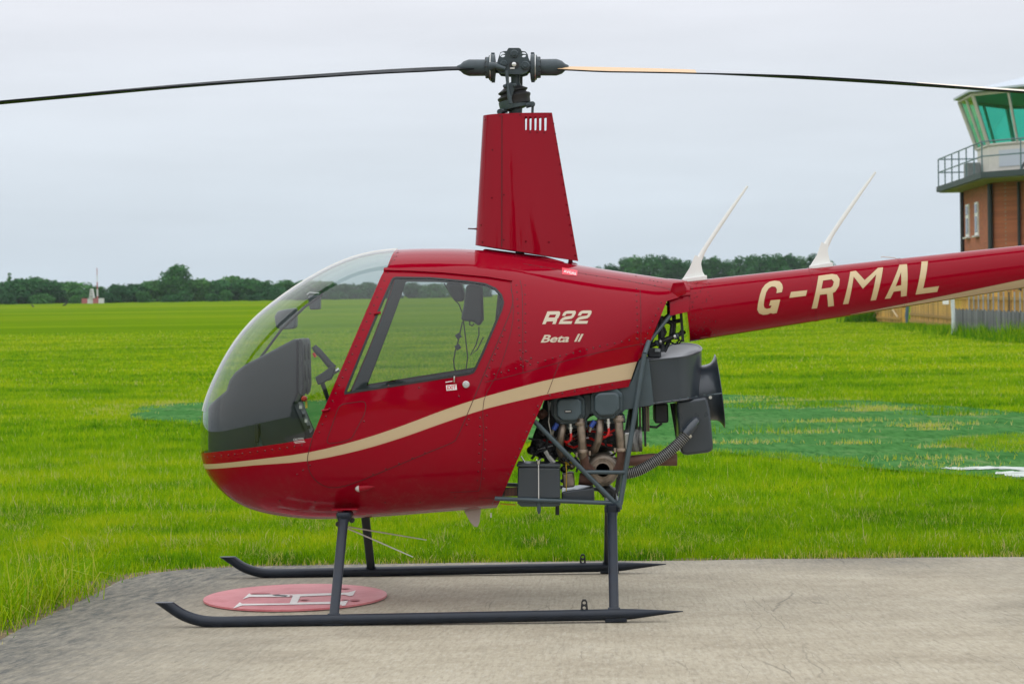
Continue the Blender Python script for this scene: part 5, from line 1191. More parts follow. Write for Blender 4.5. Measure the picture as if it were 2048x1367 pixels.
Lt = [(1770,66),(1832,62),(1785,322),(1940,300),(1922,355),(1710,382)]
At = [(1410,424),(1555,97),(1628,91),(1623,395),(1568,402),(1568,345),(1497,355),(1466,418)]; Ah = [(1517,303),(1570,168),(1572,292)]
Mt = [(1003,477),(1075,165),(1130,155),(1215,245),(1345,128),(1395,122),(1325,435),(1272,441),(1328,192),(1198,328),(1108,212),(1056,472)]
Rt = [(697,520),(765,205),(900,186),(945,195),(972,235),(965,300),(930,355),(903,370),(915,492),(858,500),(848,378),(778,387),(750,515)]; Rth = [(810,250),(895,238),(915,262),(905,300),(885,318),(793,330)]
Gt = [(355,372),(408,362),(418,320),(410,285),(385,258),(340,252),(290,262),(245,290),(215,330),(195,385),(175,470),(168,530),(185,565),(225,580),(270,575),(298,562),(320,568),(358,562),(392,432),(298,440),(283,492),(308,490),(295,515),(262,522),(238,512),(230,485),(238,430),(255,365),(278,328),(310,308),(345,312),(360,335)]
Dt = [(497,360),(655,343),(642,397),(480,417)]
TANL = pmat('registration_tan', (.56, .42, .22), .4, coat=.4)
decal([tl(p) for p in (Gt, Dt, Rt, Mt, At, Lt)], 'registration_letters', TANL, boom, .0028, {2: [tl(Rth)], 4: [tl(Ah)]}, tailmap, .02)
# tan flash along the lower side of the boom
mb = MB(); vs_ = []; n_ = 40; t0 = (U(1700, 640, 0)-bA).dot(axis)
for i in range(n_+1):
    tt = t0+(LT-t0)*i/n_; f_ = min(1, i/n_*2.2); a_lo = R(-70); a_hi = R(-68+f_*34)
    for k in range(5): vs_.append(bpt(tt, a_lo+(a_hi-a_lo)*k/4, .0016))
mb.add(vs_, [(i*5+k, (i+1)*5+k, (i+1)*5+k+1, i*5+k+1) for i in range(n_) for k in range(4)]); o = mb.build('tan_flash', TAN, boom)
for p in o.data.polygons:
    if p.normal.y > 0: p.flip()
# root gusset between cowling and boom
g_ = [U(*QT(*p), -.12) for p in ((495,195),(660,180),(700,290),(690,365),(400,475),(430,390))]
mb = MB(); mb.prism([(p.x, p.z) for p in g_], -.165, -.158); mb.build('root_gusset', RED, heli, bevel=.002)
mb = MB(); mb.prism([(p.x, p.z) for p in g_], .158, .165); mb.build('root_gusset', RED, heli, bevel=.002)
mb = MB(); vs_ = []
for i in range(13):
    an = math.pi*i/12
    for px_, py_, r_ in ((1336,558,.185), (1374,562,.155)):
        c_ = U(px_, py_, 0); vs_.append(Vector((c_.x, -math.cos(an)*r_, c_.z-r_+.004+math.sin(an)*r_)))
mb.add(vs_, [(2*i, 2*i+1, 2*i+3, 2*i+2) for i in range(12)]); mb.build('root_cap', RED, heli)
# fin, stabiliser and tail rotor beyond the picture's edge
e_ = bA+axis*(LT-.12)
fin = lambda pts, y0, y1, nm: MB().prism([(e_.x+a_, e_.z+b_) for a_, b_ in pts], y0, y1).build(nm, RED, boom, bevel=.008)
fin([(-.15, .05), (.2, .05), (.52, .62), (.30, .62)], -.012, .012, 'upper_fin'); fin([(-.1, -.05), (.2, -.05), (.42, -.50), (.22, -.50)], -.012, .012, 'lower_fin')
MB().box(e_+Vector((-.02, .33, .02)), (.22, .62, .02)).build('stabiliser', RED, boom, bevel=.006)
MB().tube([e_, e_+Vector((.1, -.16, .05))], .05, 14).build('tail_gearbox', GREY, boom)
for sg in (-1, 1):
    MB().tube([e_+Vector((.1, -.2, .05)), e_+Vector((.1+sg*.2, -.2, .05+sg*.46))], [.03, .05], 10, flat=.2).build('tail_rotor_blade', OFFW, boom)
# blade antennas on the boom
for (bx, by, tx, ty, wb) in ((1388, 556, 1495, 372, 23), (1641, 530, 1751, 344, 21)):
    ant = empty('boom_antenna', (0, 0, 0)); ant.parent = boom
    pts = [(bx-wb, by+2), (bx-wb+14, by-20), (bx+4, by-48), (bx+22, by-78), (tx-1, ty+4), (tx+2, ty), (tx+1, ty+10), (bx+36, by-72), (bx+20, by-44), (bx+15, by-30), (bx+17, by-14), (bx+wb, by-3)]
    foot = [(bx-wb, by+2), (bx-wb+14, by-20), (bx+2, by-46), (bx+16, by-40), (bx+14, by-28), (bx+17, by-13), (bx+wb, by-3)]
    mb = MB(); mb.prism(prism_px(foot[:3]+foot[3:], 0), -.010, .010); mb.build('foot', WHITE, ant, smooth=0)
    sp = smooth_line([(bx+7, by-30, 6.4), (bx+14, by-45, 5.6), (bx+26, by-66, 4.4), ((bx+24+tx)/2, (by-66+ty)/2, 3.9), (tx, ty, 2.2)], 5)
    MB().tube([U(p[0], p[1], 0) for p in sp], [p[2]/402 for p in sp], 14, flat=.6).build('blade', WHITE, ant)
    mb = MB(); mb.prism(prism_px([(bx-wb-1, by+1), (bx+wb+2, by-6), (bx+wb+3, by+4), (bx-wb-1, by+9)], 0), -.030, .030); mb.build('base_plate', WHITE, ant, bevel=.004)
MB().tube([U(1762, 515, 0), U(1764, 513, 0), U(1790, 515.5, 0), U(1797, 520, 0)], .003, 6).build('boom_wire', OFFW, boom)

# ---- engine bay
eng = empty('engine', (0, 0, 0)); eng.parent = heli
E4 = lambda x, y, Y: U(*Q4(x, y), Y)
p4 = lambda L_, Y: [(E4(x, y, Y).x, E4(x, y, Y).z) for x, y in L_]
# firewall closing the cabin, bottom cooling shroud, crankcase
mb = MB(); xs = [SXZ(1087, 800), SXZ(1030, 930), SXZ(992, 1018)]; vs_ = []
for (x, z) in xs: yy = float(surf_y(x-.03, z))-.012; vs_ += [(x-.03, -yy, z), (x-.03, yy, z)]
mb.add(vs_, [(0, 1, 3, 2), (2, 3, 5, 4)]); mb.build('firewall', CHAR, heli, smooth=0)
mb = MB(); q = [SXZ(1087, 797), SXZ(1257, 770), SXZ(1276, 720)]; vs_ = []
for (x, z) in q: yy = max(.06, float(surf_y(x, z))-.015); vs_ += [(x-.01, -yy, z+.012), (x-.01, yy, z+.012)]
mb.add(vs_, [(0, 1, 3, 2), (2, 3, 5, 4)]); mb.build('upper_firewall', GREY, heli, smooth=0)
mb = MB(); mb.prism(p4([(380,440),(1165,330),(1165,505),(960,525),(680,580),(640,640),(400,640)], -.2), -.18, .18); mb.build('crankcase', BLOCK, eng, bevel=.02)
mb = MB(); mb.prism(p4([(420,640),(900,600),(920,780),(860,830),(480,840)], 0), -.15, .15); mb.build('oil_sump', BLOCK, eng, bevel=.03)
mb = MB(); mb.prism(p4([(378,455),(700,405),(1000,310),(1060,150),(1130,140),(1168,490),(950,528),(920,560),(680,560),(640,625),(440,640),(390,560)], -.34), -.345, -.335); mb.build('cooling_panel', GREY, eng, bevel=.002)
mb = MB(); mb.prism(p4([(378,455),(700,405),(1000,310),(1060,150),(1130,140),(1168,490),(950,528),(920,560),(680,560),(640,625),(440,640),(390,560)], -.34), .335, .345); mb.build('cooling_panel', GREY, eng, bevel=.002)
for sy in (-1, 1):
    for c_ in (((430,440),(620,610)), ((715,398),(905,572))):
        (x0, y0), (x1, y1) = c_; hd = empty('cylinder_head', (0, 0, 0)); hd.parent = eng
        sq = lambda m_: [(x0-m_, y0+28-m_*.4), (x0+28-m_*.4, y0-m_), (x1-28+m_*.4, y0-m_-4), (x1+m_, y0+22-m_*.4), (x1+m_, y1-45+m_*.4), (x1-45+m_*.4, y1+m_), (x0+45-m_*.4, y1+m_+4), (x0-m_, y1-35+m_*.4)]
        mb = MB(); mb.prism(p4(sq(26), -.40), -.385, -.346); mb.build('flange', GREY, hd, bevel=.006)
        mb = MB(); mb.prism(p4(sq(0), -.41), -.428, -.386); vc = mb.build('valve_cover', GREY, hd, bevel=.015, bseg=4)
        if c_[0][0] == 430:
            q = E4(517, 541, -.4285); MB().box(q, (.035, .003, .014)).build('data_plate', BLACK, vc); MB().box(q+Vector((0, -.002, .001)), (.026, .002, .0035)).build('plate_lettering', OFFW, vc)
        for a_, b_ in ((x0-14, y0+40), (x1+14, y0+30), (x0-14, y1-40), (x1+14, y1-48), (x0+50, y1+16), (x1-48, y1+12)):
            MB().lathe(E4(a_, b_, -.385), (0, -1, 0), [(0, .006), (.008, .006)], 6).build('cover_bolt', GREY, hd)
        mb = MB(); mb.prism(p4([(x0+20, y1+20), (x1+40, y1-10), (x1+50, y1+50), (x0+40, y1+60)], -.3), -.345, -.2); mb.build('cylinder_fins', GREY, hd, bevel=.006)
        if sy == 1:
            for ch in hd.children:
                ch.data = ch.data.copy(); ch.data.transform(Matrix.Diagonal((1, -1, 1, 1))); ch.data.flip_normals()
            for ch in vc.children: ch.data = ch.data.copy(); ch.data.transform(Matrix.Diagonal((1, -1, 1, 1))); ch.data.flip_normals()
mb = MB(); mb.prism(p4([(335,450),(450,440),(450,900),(330,900),(210,860),(240,760),(300,600)], -.2), -.22, .22); mb.build('dark_fill_block', BLOCK, eng, bevel=.02)  # dark block added to close the gap, so the bay reads dark
# exhaust and intake pipes
MB().tube([E4(612, 600, -.37), E4(615, 660, -.38), E4(622, 760, -.38), E4(632, 860, -.37), E4(640, 930, -.34), E4(690, 985, -.3), E4(760, 1000, -.24)], [.021, .0205, .0205, .0205, .0205, .0205, .0205], 16).build('exhaust_stack', STEEL, eng)
MB().tube([E4(900, 575, -.37), E4(905, 660, -.38), E4(912, 760, -.38), E4(920, 830, -.37)], .0205, 16).build('exhaust_stack', STEEL, eng)
MB().tube([E4(920, 820, -.37), E4(922, 900, -.35), E4(905, 970, -.31), E4(850, 1010, -.26)], .0215, 16).build('exhaust_collector', RUST, eng)
MB().tube([E4(632, 850, -.369), E4(645, 940, -.34), E4(690, 990, -.3)], .022, 16).build('exhaust_collector', RUST, eng)
for a_ in ((628,845),(918,835),(607,635),(902,606)):
    q = E4(*a_, -.38); MB().lathe(q+Vector((0, 0, -.006)), (0, 0, 1), [(0, .0255), (.004, .0265), (.012, .0265), (.016, .0255)], 18).build('pipe_clamp', STEEL, eng)
for a_ in ((582,870),(682,858),(872,835)):
    MB().box(E4(*a_, -.40), (.010, .006, .022)).build('clamp_lug', STEEL, eng, bevel=.002)
MB().tube([E4(478, 640, -.35), E4(472, 690, -.37), E4(458, 760, -.37), E4(452, 830, -.34), E4(480, 890, -.28)], .0185, 14).build('intake_pipe', STEEL, eng)
MB().tube([E4(760, 610, -.35), E4(758, 680, -.37), E4(748, 760, -.37), E4(720, 830, -.33), E4(660, 860, -.26)], .0185, 14).build('intake_pipe', STEEL, eng)
# spark plugs and leads
for (x, y) in ((535,650),(822,610)):
    q = E4(x, y, -.385); pl = MB(); pl.lathe(q, (.02, 0, -1), [(-.01, .008), (.004, .008), (.006, .012), (.014, .012), (.016, .008), (.026, .008), (.028, .006), (.036, .006)], 12); pl.build('spark_plug', ALU, eng)
    MB().tube([q+Vector((.001, 0, -.034)), q+Vector((.003, 0, -.05)), q+Vector((-.002, .0, -.068)), q+Vector((-.016, .01, -.080)), q+Vector((-.030, .03, -.075))], .006, 8).build('ignition_lead', REDLEAD, eng)
for pts in (((510,760),(560,745),(640,740),(700,745)), ((500,790),(560,815),(620,790),(690,800)), ((770,755),(800,730),(850,715)), ((640,690),(700,690),(760,700),(830,700),(870,680)), ((650,730),(720,760),(790,790),(850,800)), ((330,760),(400,775),(500,770))):
    MB().tube([E4(*p, -.25-.02*(k % 2)) for k, p in enumerate(pts)], .0055, 6).build('ignition_lead', REDLEAD, eng)
for (x, y) in ((420,660),(705,640)):
    MB().tube([E4(x-14, y+18, -.37), E4(x+16, y-28, -.37)], .012, 10).build('hose_fitting', BLUE, eng); MB().tube([E4(x-14, y+18, -.37), E4(x-26, y+52, -.36)], .007, 8).build('primer_line', ALU, eng)
MB().tube([E4(365, 460, -.38), E4(372, 560, -.38), E4(368, 620, -.38), E4(392, 735, -.36)], .0032, 6).build('control_rod', ALU, eng); MB().tube([E4(374, 530, -.375), E4(380, 470, -.375)], .0045, 6).build('control_rod', ALU, eng)
# muffler and tail pipe
MB().lathe(E4(780, 985, -.30), (0, 1, 0), [(0, .055), (.002, .066), (.008, .073), (.015, .076), (.03, .077), (.035, .080), (.05, .080), (.055, .077), (.55, .077)], 34).build('muffler', pmat('muffler_steel', (.30, .26, .21), .5, metal=.7, vary=.35, vscale=16), eng)
for r_ in (.062, .040): MB().lathe(E4(780, 985, -.303), (0, -1, 0), [(0, r_), (.004, r_), (.005, r_-.006), (.001, r_-.008)], 30).build('muffler_ring', STEEL, eng)
MB().tube([E4(860, 930, -.2), E4(980, 915, -.2), E4(1150, 905, -.2), E4(1320, 905, -.2), E4(1345, 905, -.2)], [.026, .026, .030, .031, .0305], 18, cap=False).build('tail_pipe', RUST, eng)
MB().tube([E4(600, 1050, -.2), E4(680, 1060, -.2), E4(760, 1020, -.2)], .03, 14).build('heater_shroud', RUST, eng)
# black scat hose with wire rings
hose = [E4(*p, -.30+.004*k) for k, p in enumerate(((935,1015),(985,1008),(1060,985),(1150,935),(1250,870),(1330,805),(1390,745),(1425,705)))]
hs_pts = [Vector(p) for p in smooth_line([tuple(p) for p in hose], 8)]
ho = MB().tube(hs_pts, .0255, 18).build('heater_hose', BLACK, eng)
mb = MB()
acc = 0; nxt = .004
for i in range(len(hs_pts)-1):
    a_, b_ = hs_pts[i], hs_pts[i+1]; l_ = (b_-a_).length
    while nxt < acc+l_:
        q = a_+(b_-a_)*((nxt-acc)/l_); mb.lathe(q, (b_-a_), [(-.0014, .0257), (0, .0272), (.0014, .0257)], 18, cap=False); nxt += .0098
    acc += l_
mb.build('hose_wire', pmat('hose_wire', (.45, .45, .43), .4, metal=.6), ho)
MB().lathe(hs_pts[-1], (hs_pts[-1]-hs_pts[-3]), [(-.012, .0275), (-.01, .0285), (.0, .0285), (.002, .0275)], 20).build('hose_clamp', ALU, ho)
# battery box
bat = empty('battery_box', (0, 0, 0)); bat.parent = heli
mb = MB(); mb.prism(p4([(135,965),(455,968),(458,1200),(132,1198)], -.42), -.42, -.24); mb.build('case', SHROUD, bat, bevel=.006)
mb = MB(); mb.prism(p4([(128,935),(460,938),(460,966),(128,962)], -.42), -.426, -.234); mb.build('lid', SHROUD, bat, bevel=.006)
MB().tube([E4(292, 930, -.43), E4(293, 1000, -.4305), E4(294, 1205, -.43)], .0028, 6).build('hold_down_rod', OFFW, bat); MB().lathe(E4(292, 925, -.43), (0, 0, 1), [(-.01, .006), (.0, .009), (.008, .009), (.012, .004)], 8).build('wing_nut', ALU, bat)
MB().tube([E4(275, 905, -.43), E4(292, 918, -.43), E4(310, 900, -.43)], .0035, 6).build('rod_clip', ALU, bat)
mb = MB(); mb.prism(p4([(135,1205),(460,1210),(460,1250),(420,1262),(160,1262),(130,1235)], -.40), -.405, -.25); mb.build('tray', GREY, bat, bevel=.004)
MB().tube([E4(294, 1200, -.41), E4(296, 1290, -.41), E4(296, 1318, -.41)], [.010, .010, .004], 10).build('drain_tube', GREY, bat)
MB().tube([E4(436, 1250, -.3), E4(436, 1325, -.3)], .010, 10).build('drain_tube', BLACK, bat)
mb = MB(); mb.prism(p4([(466,1150),(600,1130),(712,1118),(720,1215),(466,1212)], -.32), -.33, -.05); mb.build('carburettor_tray', SHROUD, eng, bevel=.008)
# carburettor clutter
mb = MB(); mb.prism(p4([(470,1010),(560,1000),(570,1110),(480,1120)], -.25), -.28, -.16); mb.build('carburettor', pmat('carb_alloy', (.30, .24, .20), .45, metal=.6, vary=.4, vscale=30), eng, bevel=.01)
for k, (x, y, s_, m_) in enumerate(((480,905,.05,STEEL),(520,930,.035,YEL),(545,960,.03,STEEL),(490,975,.04,BLOCK),(460,895,.025,ALU),(530,1040,.03,STEEL),(475,1065,.02,BLUE),(510,880,.03,ALU),(350,830,.06,BLOCK),(300,790,.05,BLOCK),(240,830,.045,BLOCK),(380,900,.06,BLOCK),(215,1010,.02,YEL),(330,700,.05,BLOCK),(320,560,.05,RUST))):
    q = E4(x, y, -.24-.01*(k % 5)); mb = MB(); mb.lathe(q, (random.uniform(-1, 1), -1, random.uniform(-1, 1)), [(-s_*.5, s_*.3), (-s_*.3, s_*.45), (s_*.3, s_*.45), (s_*.5, s_*.25)], 10); mb.build('fuel_fitting', m_, eng)
for pts, m_, r_ in (([(215,745),(300,760),(380,790),(480,780)], BLACK, .005), ([(285,830),(340,815),(400,800)], ALU, .003), ([(330,640),(370,700),(350,800),(400,930)], BLACK, .008), ([(240,900),(280,850),(330,840),(400,870)], BLACK, .007), ([(160,880),(190,930),(200,990)], ALU, .004), ([(345,840),(375,890),(410,930)], OFFW, .012), ([(500,900),(505,1000),(502,1180)], YEL, .0028), ([(570,880),(600,930),(580,1000)], BLACK, .006), ([(0,1240),(60,1245),(120,1248)], YEL, .004), ([(890,1040),(880,1110),(895,1180)], BLACK, .004), ([(905,1030),(890,1120),(860,1190)], BLACK, .005)):
    MB().tube([E4(*p, -.30) for p in pts], r_, 6).build('engine_hose', m_, eng)
mb = MB(); mb.prism(p4([(720,1120),(830,1095),(880,1140),(890,1190),(800,1200)], -.1), -.14, -.02); mb.build('carb_air_box', BLOCK, eng, bevel=.02)
for k in range(9):
    MB().box(E4(40+k*10.5, 1160-k*2.2, -.39), (.0032, .004, .040)).build('oil_cooler_fin', pmat('cooler_red', (.16, .06, .035), .6) if k == 0 else MATS['cooler_red'], eng)
MB().box(E4(82, 1150, -.372), (.10, .02, .042)).build('oil_cooler', BLOCK, eng)
for k in range(34):                        # wiring and small hoses woven through the bay
    x, y = random.uniform(300, 900), random.uniform(620, 1000); pts = [(x, y)]
    for _ in range(3): x += random.uniform(-70, 90); y += random.uniform(-60, 70); pts.append((min(max(x, 300), 930), min(max(y, 600), 1080)))
    sp = smooth_line([tuple(E4(*p, random.uniform(-.33, -.22))) for p in pts], 4); MB().tube(sp, random.choice((.003, .004, .006)), 6).build('wiring', random.choice((BLACK, BLACK, BLACK, STEEL, ALU, BLOCK, RUST)), eng)
# alternator, belts, sheave
MB().lathe(E4(1000, 760, -.22), (.9, -.35, 0), [(-.05, .02), (-.048, .05), (.0, .055), (.03, .055), (.035, .045)], 24).build('alternator', pmat('alternator_alloy', (.32, .32, .31), .45, metal=.7, vary=.4, vscale=40), eng)
mb = MB(); mb.prism(p4([(940,700),(985,700),(1000,800),(950,830)], -.3), -.31, -.26); mb.build('alternator_bracket', ALU, eng, bevel=.006)
MB().lathe(E4(1050, 750, -.18), (1, 0, 0), [(0, .06), (.006, .062), (.012, .062), (.018, .06)], 30).build('starter_ring', pmat('ring_gear', (.20, .20, .19), .5, metal=.8, vary=.5, vscale=90), eng)
MB().lathe(E4(985, 600, -.06), (1, 0, 0), [(0, .05), (.01, .10), (.03, .10), (.04, .05)], 30).build('fan_pulley', BLOCK, eng)
for x in (1062, 1085, 1108, 1125):
    MB().tube([E4(x, 500, -.16), E4(x+3, 690, -.15)], .0058, 6, flat=1.8).build('drive_belt', (pmat('belt_tan', (.22, .16, .12), .7, vary=.3) if x == 1062 else MATS['belt_tan']) if x != 1085 else BLACK, eng)
mb = MB(); mb.prism(p4([(1085,505),(1105,505),(1112,805),(1097,805)], -.2), -.21, -.19); mb.build('clutch_strut', BLACK, eng, bevel=.002)
mb = MB(); mb.prism(p4([(1172,485),(1275,475),(1280,625),(1175,632)], -.12), -.14, .14); mb.build('upper_sheave', BLOCK, eng, bevel=.01)
MB().tube([E4(1130, 655, -.14), E4(1190, 660, -.14), E4(1230, 630, -.14)], .006, 8).build('engine_hose', BLACK, eng)
mb = MB(); mb.prism(p4([(1290,480),(1330,480),(1360,740),(1335,745)], .05), .04, .06); mb.build('fan_strut', BLACK, eng, bevel=.002)

# ---- cooling fan housing
fan = empty('cooling_fan_housing', (0, 0, 0)); fan.parent = heli
F5 = lambda x, y, Y: U(*QF(x, y), Y)
# upper duct: rounded in plan at its aft end, closed on top by a dished lid
def ductring(py_f, scale=1.0, ins=0.0):
    x0, x1, Yn = 155, 775, -.26; pts = []
    a_ = F5(x0, py_f(x0), Yn); b_ = F5(x1, py_f(x1), -.13)
    R_ = .13; pts.append(Vector((a_.x, Yn+ins, F5(x0, py_f(x0), Yn).z)))
    n_ = 16
    for i in range(n_+1):
        th = -math.pi/2+math.pi*i/n_; xc = b_.x-R_; f_ = i/n_
        xx = xc+math.cos(th)*(R_-ins)*1.0; yy = math.sin(th)*(.26-ins); pts.append(Vector((xx, yy, 0)))
    pts.append(Vector((a_.x, .26-ins, 0)))
    for k, p in enumerate(pts):
        px_ = x0+(x1-x0)*(p.x-a_.x)/(b_.x-a_.x); p.z = U(*QF(px_, py_f(px_)), -.22).z
    return pts
up_ = ductring(lambda x: 232-(x-155)*.10); lo_ = ductring(lambda x: 715-(x-215)*.125); ri_ = ductring(lambda x: 222-(x-155)*.10, ins=.010); di_ = ductring(lambda x: 240-(x-155)*.10, ins=.016)
for rg_ in (up_, ri_, di_):
    for p in rg_: p.z += .058*(p.y+.26)/.52*min(1, max(0, (p.x-up_[0].x)/.12))
mb = MB(); n_ = len(up_); vs_ = lo_+up_+ri_+di_; fs = []
for lv in range(3):
    for k in range(n_-1): fs.append((lv*n_+k, lv*n_+k+1, (lv+1)*n_+k+1, (lv+1)*n_+k))
fs.append(tuple(3*n_+k for k in range(n_))); fs.append(tuple(range(n_))[::-1]); fs.append((0, n_, 2*n_, 3*n_, 4*n_-1, 3*n_-1, 2*n_-1, n_-1))
mb.add(vs_, fs); o = mb.build('upper_duct', SHROUD, fan, smooth=50)
bm = bmesh.new(); bm.from_mesh(o.data); bmesh.ops.recalc_face_normals(bm, faces=bm.faces[:]); bm.to_mesh(o.data); bm.free()
MB().tube([p+Vector((0, 0, .002)) for p in up_], .004, 6).build('rim_bead', SHROUD, fan); MB().tube(lo_, .006, 6).build('lower_flange', SHROUD, fan)
for k in range(7):
    q = F5(240+k*92, 712-k*15, -.268); MB().lathe(q, (0, -1, 0), [(0, .005), (.005, .005)], 6).build('flange_bolt', GREY, fan)
for k in range(5): MB().lathe(F5(160+k*10, 330+k*95, -.263), (0, -1, 0), [(0, .0045), (.004, .0045)], 6).build('flange_bolt', GREY, fan)
# lower scroll
mb = MB(); mb.prism([(F5(x, y, -.2).x, F5(x, y, -.2).z) for x, y in ((470,690),(815,640),(850,780),(888,1180),(885,1240),(855,1275),(600,1305),(545,1300),(520,1270),(495,1100))], -.22, .22); mb.build('lower_scroll', SHROUD, fan, bevel=.02, bseg=4)
MB().tube([F5(575, 1070, -.28), F5(640, 985, -.275), F5(690, 920, -.255), F5(715, 890, -.23)], [.0265, .026, .021, .008], 18).build('hose_spigot', SHROUD, fan)
# flared inlet ring
ic0 = F5(800, 610, 0); ic1 = F5(955, 590, 0); ax_ = (F5(985, 585, 0)-F5(790, 618, 0)).normalized(); r0 = (F5(800, 285, 0)-F5(835, 925, 0)).length/2; r1 = (F5(905, 160, 0)-F5(1015, 1000, 0)).length/2
c0 = (F5(800, 285, 0)+F5(870, 925, 0))/2; c1 = (F5(905, 160, 0)+F5(1015, 1000, 0))/2; ln = (c1-c0).dot(ax_)
nn_ = (F5(905, 160, 0)-F5(1015, 1000, 0)).normalized(); ax_ = Vector((nn_.z, 0, -nn_.x)); ln = (c1-c0).dot(ax_); c0 = c1-ax_*ln
mb = MB(); mb.lathe(c0, ax_, [(-.06, r0*.98), (0, r0*.99), (ln*.45, r0*1.02), (ln*.7, r0*1.09), (ln*.88, r0*1.19), (ln, r1), (ln+.003, r1*.995), (ln*.9, r0*1.16), (ln*.6, r0*1.02), (0, r0*.95), (-.05, r0*.9)], 48, cap=False); mb.build('inlet_bell', SHROUD, fan)
MB().lathe(c0+ax_*(-.04), ax_, [(0, r0*.93), (.002, r0*.93), (.004, .05), (.03, .045), (.035, .02)], 30).build('fan_wheel', BLOCK, fan)
for k in range(14):
    an = 2*math.pi*k/14; u1 = ax_.orthogonal().normalized(); u2 = ax_.cross(u1); dd = u1*math.cos(an)+u2*math.sin(an); MB().tube([c0+dd*.05-ax_*.02, c0+dd*r0*.9-ax_*.02], .008, 5, flat=.3).build('fan_blade', GREY, fan)
MB().tube([F5(830, 630, -.2), F5(900, 615, -.22), F5(985, 605, -.2)], .004, 6).build('bell_flange', GREY, fan); MB().lathe(F5(858, 650, -.2), (0, -1, 0), [(0, .008), (.006, .008), (.006, .004)], 10).build('flange_bolt', ALU, fan)

# ---- tubular frame
fr = empty('tube_frame', (0, 0, 0)); fr.parent = heli
def ftube(a_, b_, Y, Yb=None, r_=.0118, both=True):
    p, q = E4(*a_, Y), E4(*b_, Y if Yb is None else Yb)
    MB().tube([p, q], r_, 12).build('frame_tube', GREY, fr)
    if both: MB().tube([Vector((p.x, -p.y, p.z)), Vector((q.x, -q.y, q.z))], r_, 12).build('frame_tube', GREY, fr)
ftube((262,615), (878,1240), -.46, -.40); ftube((1098,100), (912,1245), -.36, -.40, .0125); ftube((-40,1200), (880,1236), -.44, -.40, .0105); ftube((655,1000), (945,1002), -.42, -.40, .010)
MB().tube([E4(1098, 105, -.36), U(*QT(130, 1085), -.30)], .0125, 12).build('frame_tube', GREY, fr); MB().tube([U(*QT(110, 1120), -.28), U(*QT(555, 570), -.14)], .0095, 12).build('frame_tube', GREY, fr); MB().tube([U(*QT(550, 580), -.14), U(*QT(545, 445), -.14)], .010, 12).build('frame_tube', GREY, fr)
pa, pb = E4(890, 1240, -.40), E4(890, 1240, -.40); MB().tube([pa, Vector((pa.x, .40, pa.z))], .013, 12).build('frame_tube', GREY, fr)
for sy in (-1, 1):
    q = E4(895, 1240, -.40); q.y *= -sy; MB().lathe(q+Vector((0, 0, -.03)), (0, 0, 1), [(0, .012), (.004, .02), (.04, .02), (.045, .012)], 14).build('frame_lug', GREY, fr)
# linkage and wiring between cowling and boom
T5 = lambda x, y, Y: U(*QT(x, y), Y)
link = empty('control_linkage', (0, 0, 0)); link.parent = heli
MB().tube([T5(115, 1165, -.1), T5(250, 1110, -.1), T5(480, 1020, -.1), T5(680, 940, -.06)], [.010, .0125, .0125, .009], 12).build('drive_shaft', BLACK, link)
for x, y in ((250,1110),(300,1085),(520,1010),(560,1000)): MB().lathe(T5(x, y, -.1), (.9, 0, .4), [(-.004, .015), (0, .0165), (.008, .015)], 14).build('shaft_clamp', ALU if x in (300, 520) else GREY, link)
mb = MB(); mb.prism([(T5(x, y, .02).x, T5(x, y, .02).z) for x, y in ((575,420),(610,420),(660,1085),(620,1085))], -.09, -.06); mb.build('bulkhead_post', BLACK, link)
for pts, r_ in (([(530,450),(545,560),(480,640),(300,800),(110,1100)], .010), ([(310,700),(320,900),(330,1240)], .016), ([(430,770),(490,830),(470,1000),(420,1120),(370,1230)], .011), ([(510,640),(520,800),(510,960)], .010), ([(360,780),(470,790),(640,760)], .010), ([(280,790),(240,900),(150,1100)], .012), ([(385,500),(440,560),(500,570),(540,540)], .004), ([(450,1080),(520,1120),(600,1110),(630,1060)], .004), ([(340,1120),(400,1180),(380,1240)], .005), ([(530,1010),(600,1060),(560,1100)], .005), ([(480,600),(490,660)], .014), ([(350,870),(380,940),(345,1010)], .010), ([(600,450),(590,640)], .016), ([(640,920),(600,980),(500,985)], .010)):
    MB().tube([T5(*p, -.05-.008*(k % 3)) for k, p in enumerate(pts)], r_, 8).build('linkage_rod', BLACK if r_ < .0105 else CHAR, link)
mb = MB(); mb.prism([(T5(x, y, -.12).x, T5(x, y, -.12).z) for x, y in ((105,1170),(320,1190),(320,1330),(120,1330))], -.16, -.04); mb.build('gearbox_block', CHAR, link, bevel=.01)
MB().box(T5(265, 1215, -.165), (.026, .01, .016)).build('hydraulic_fitting', pmat('fitting_grey', (.25, .27, .28), .5, metal=.5), link)
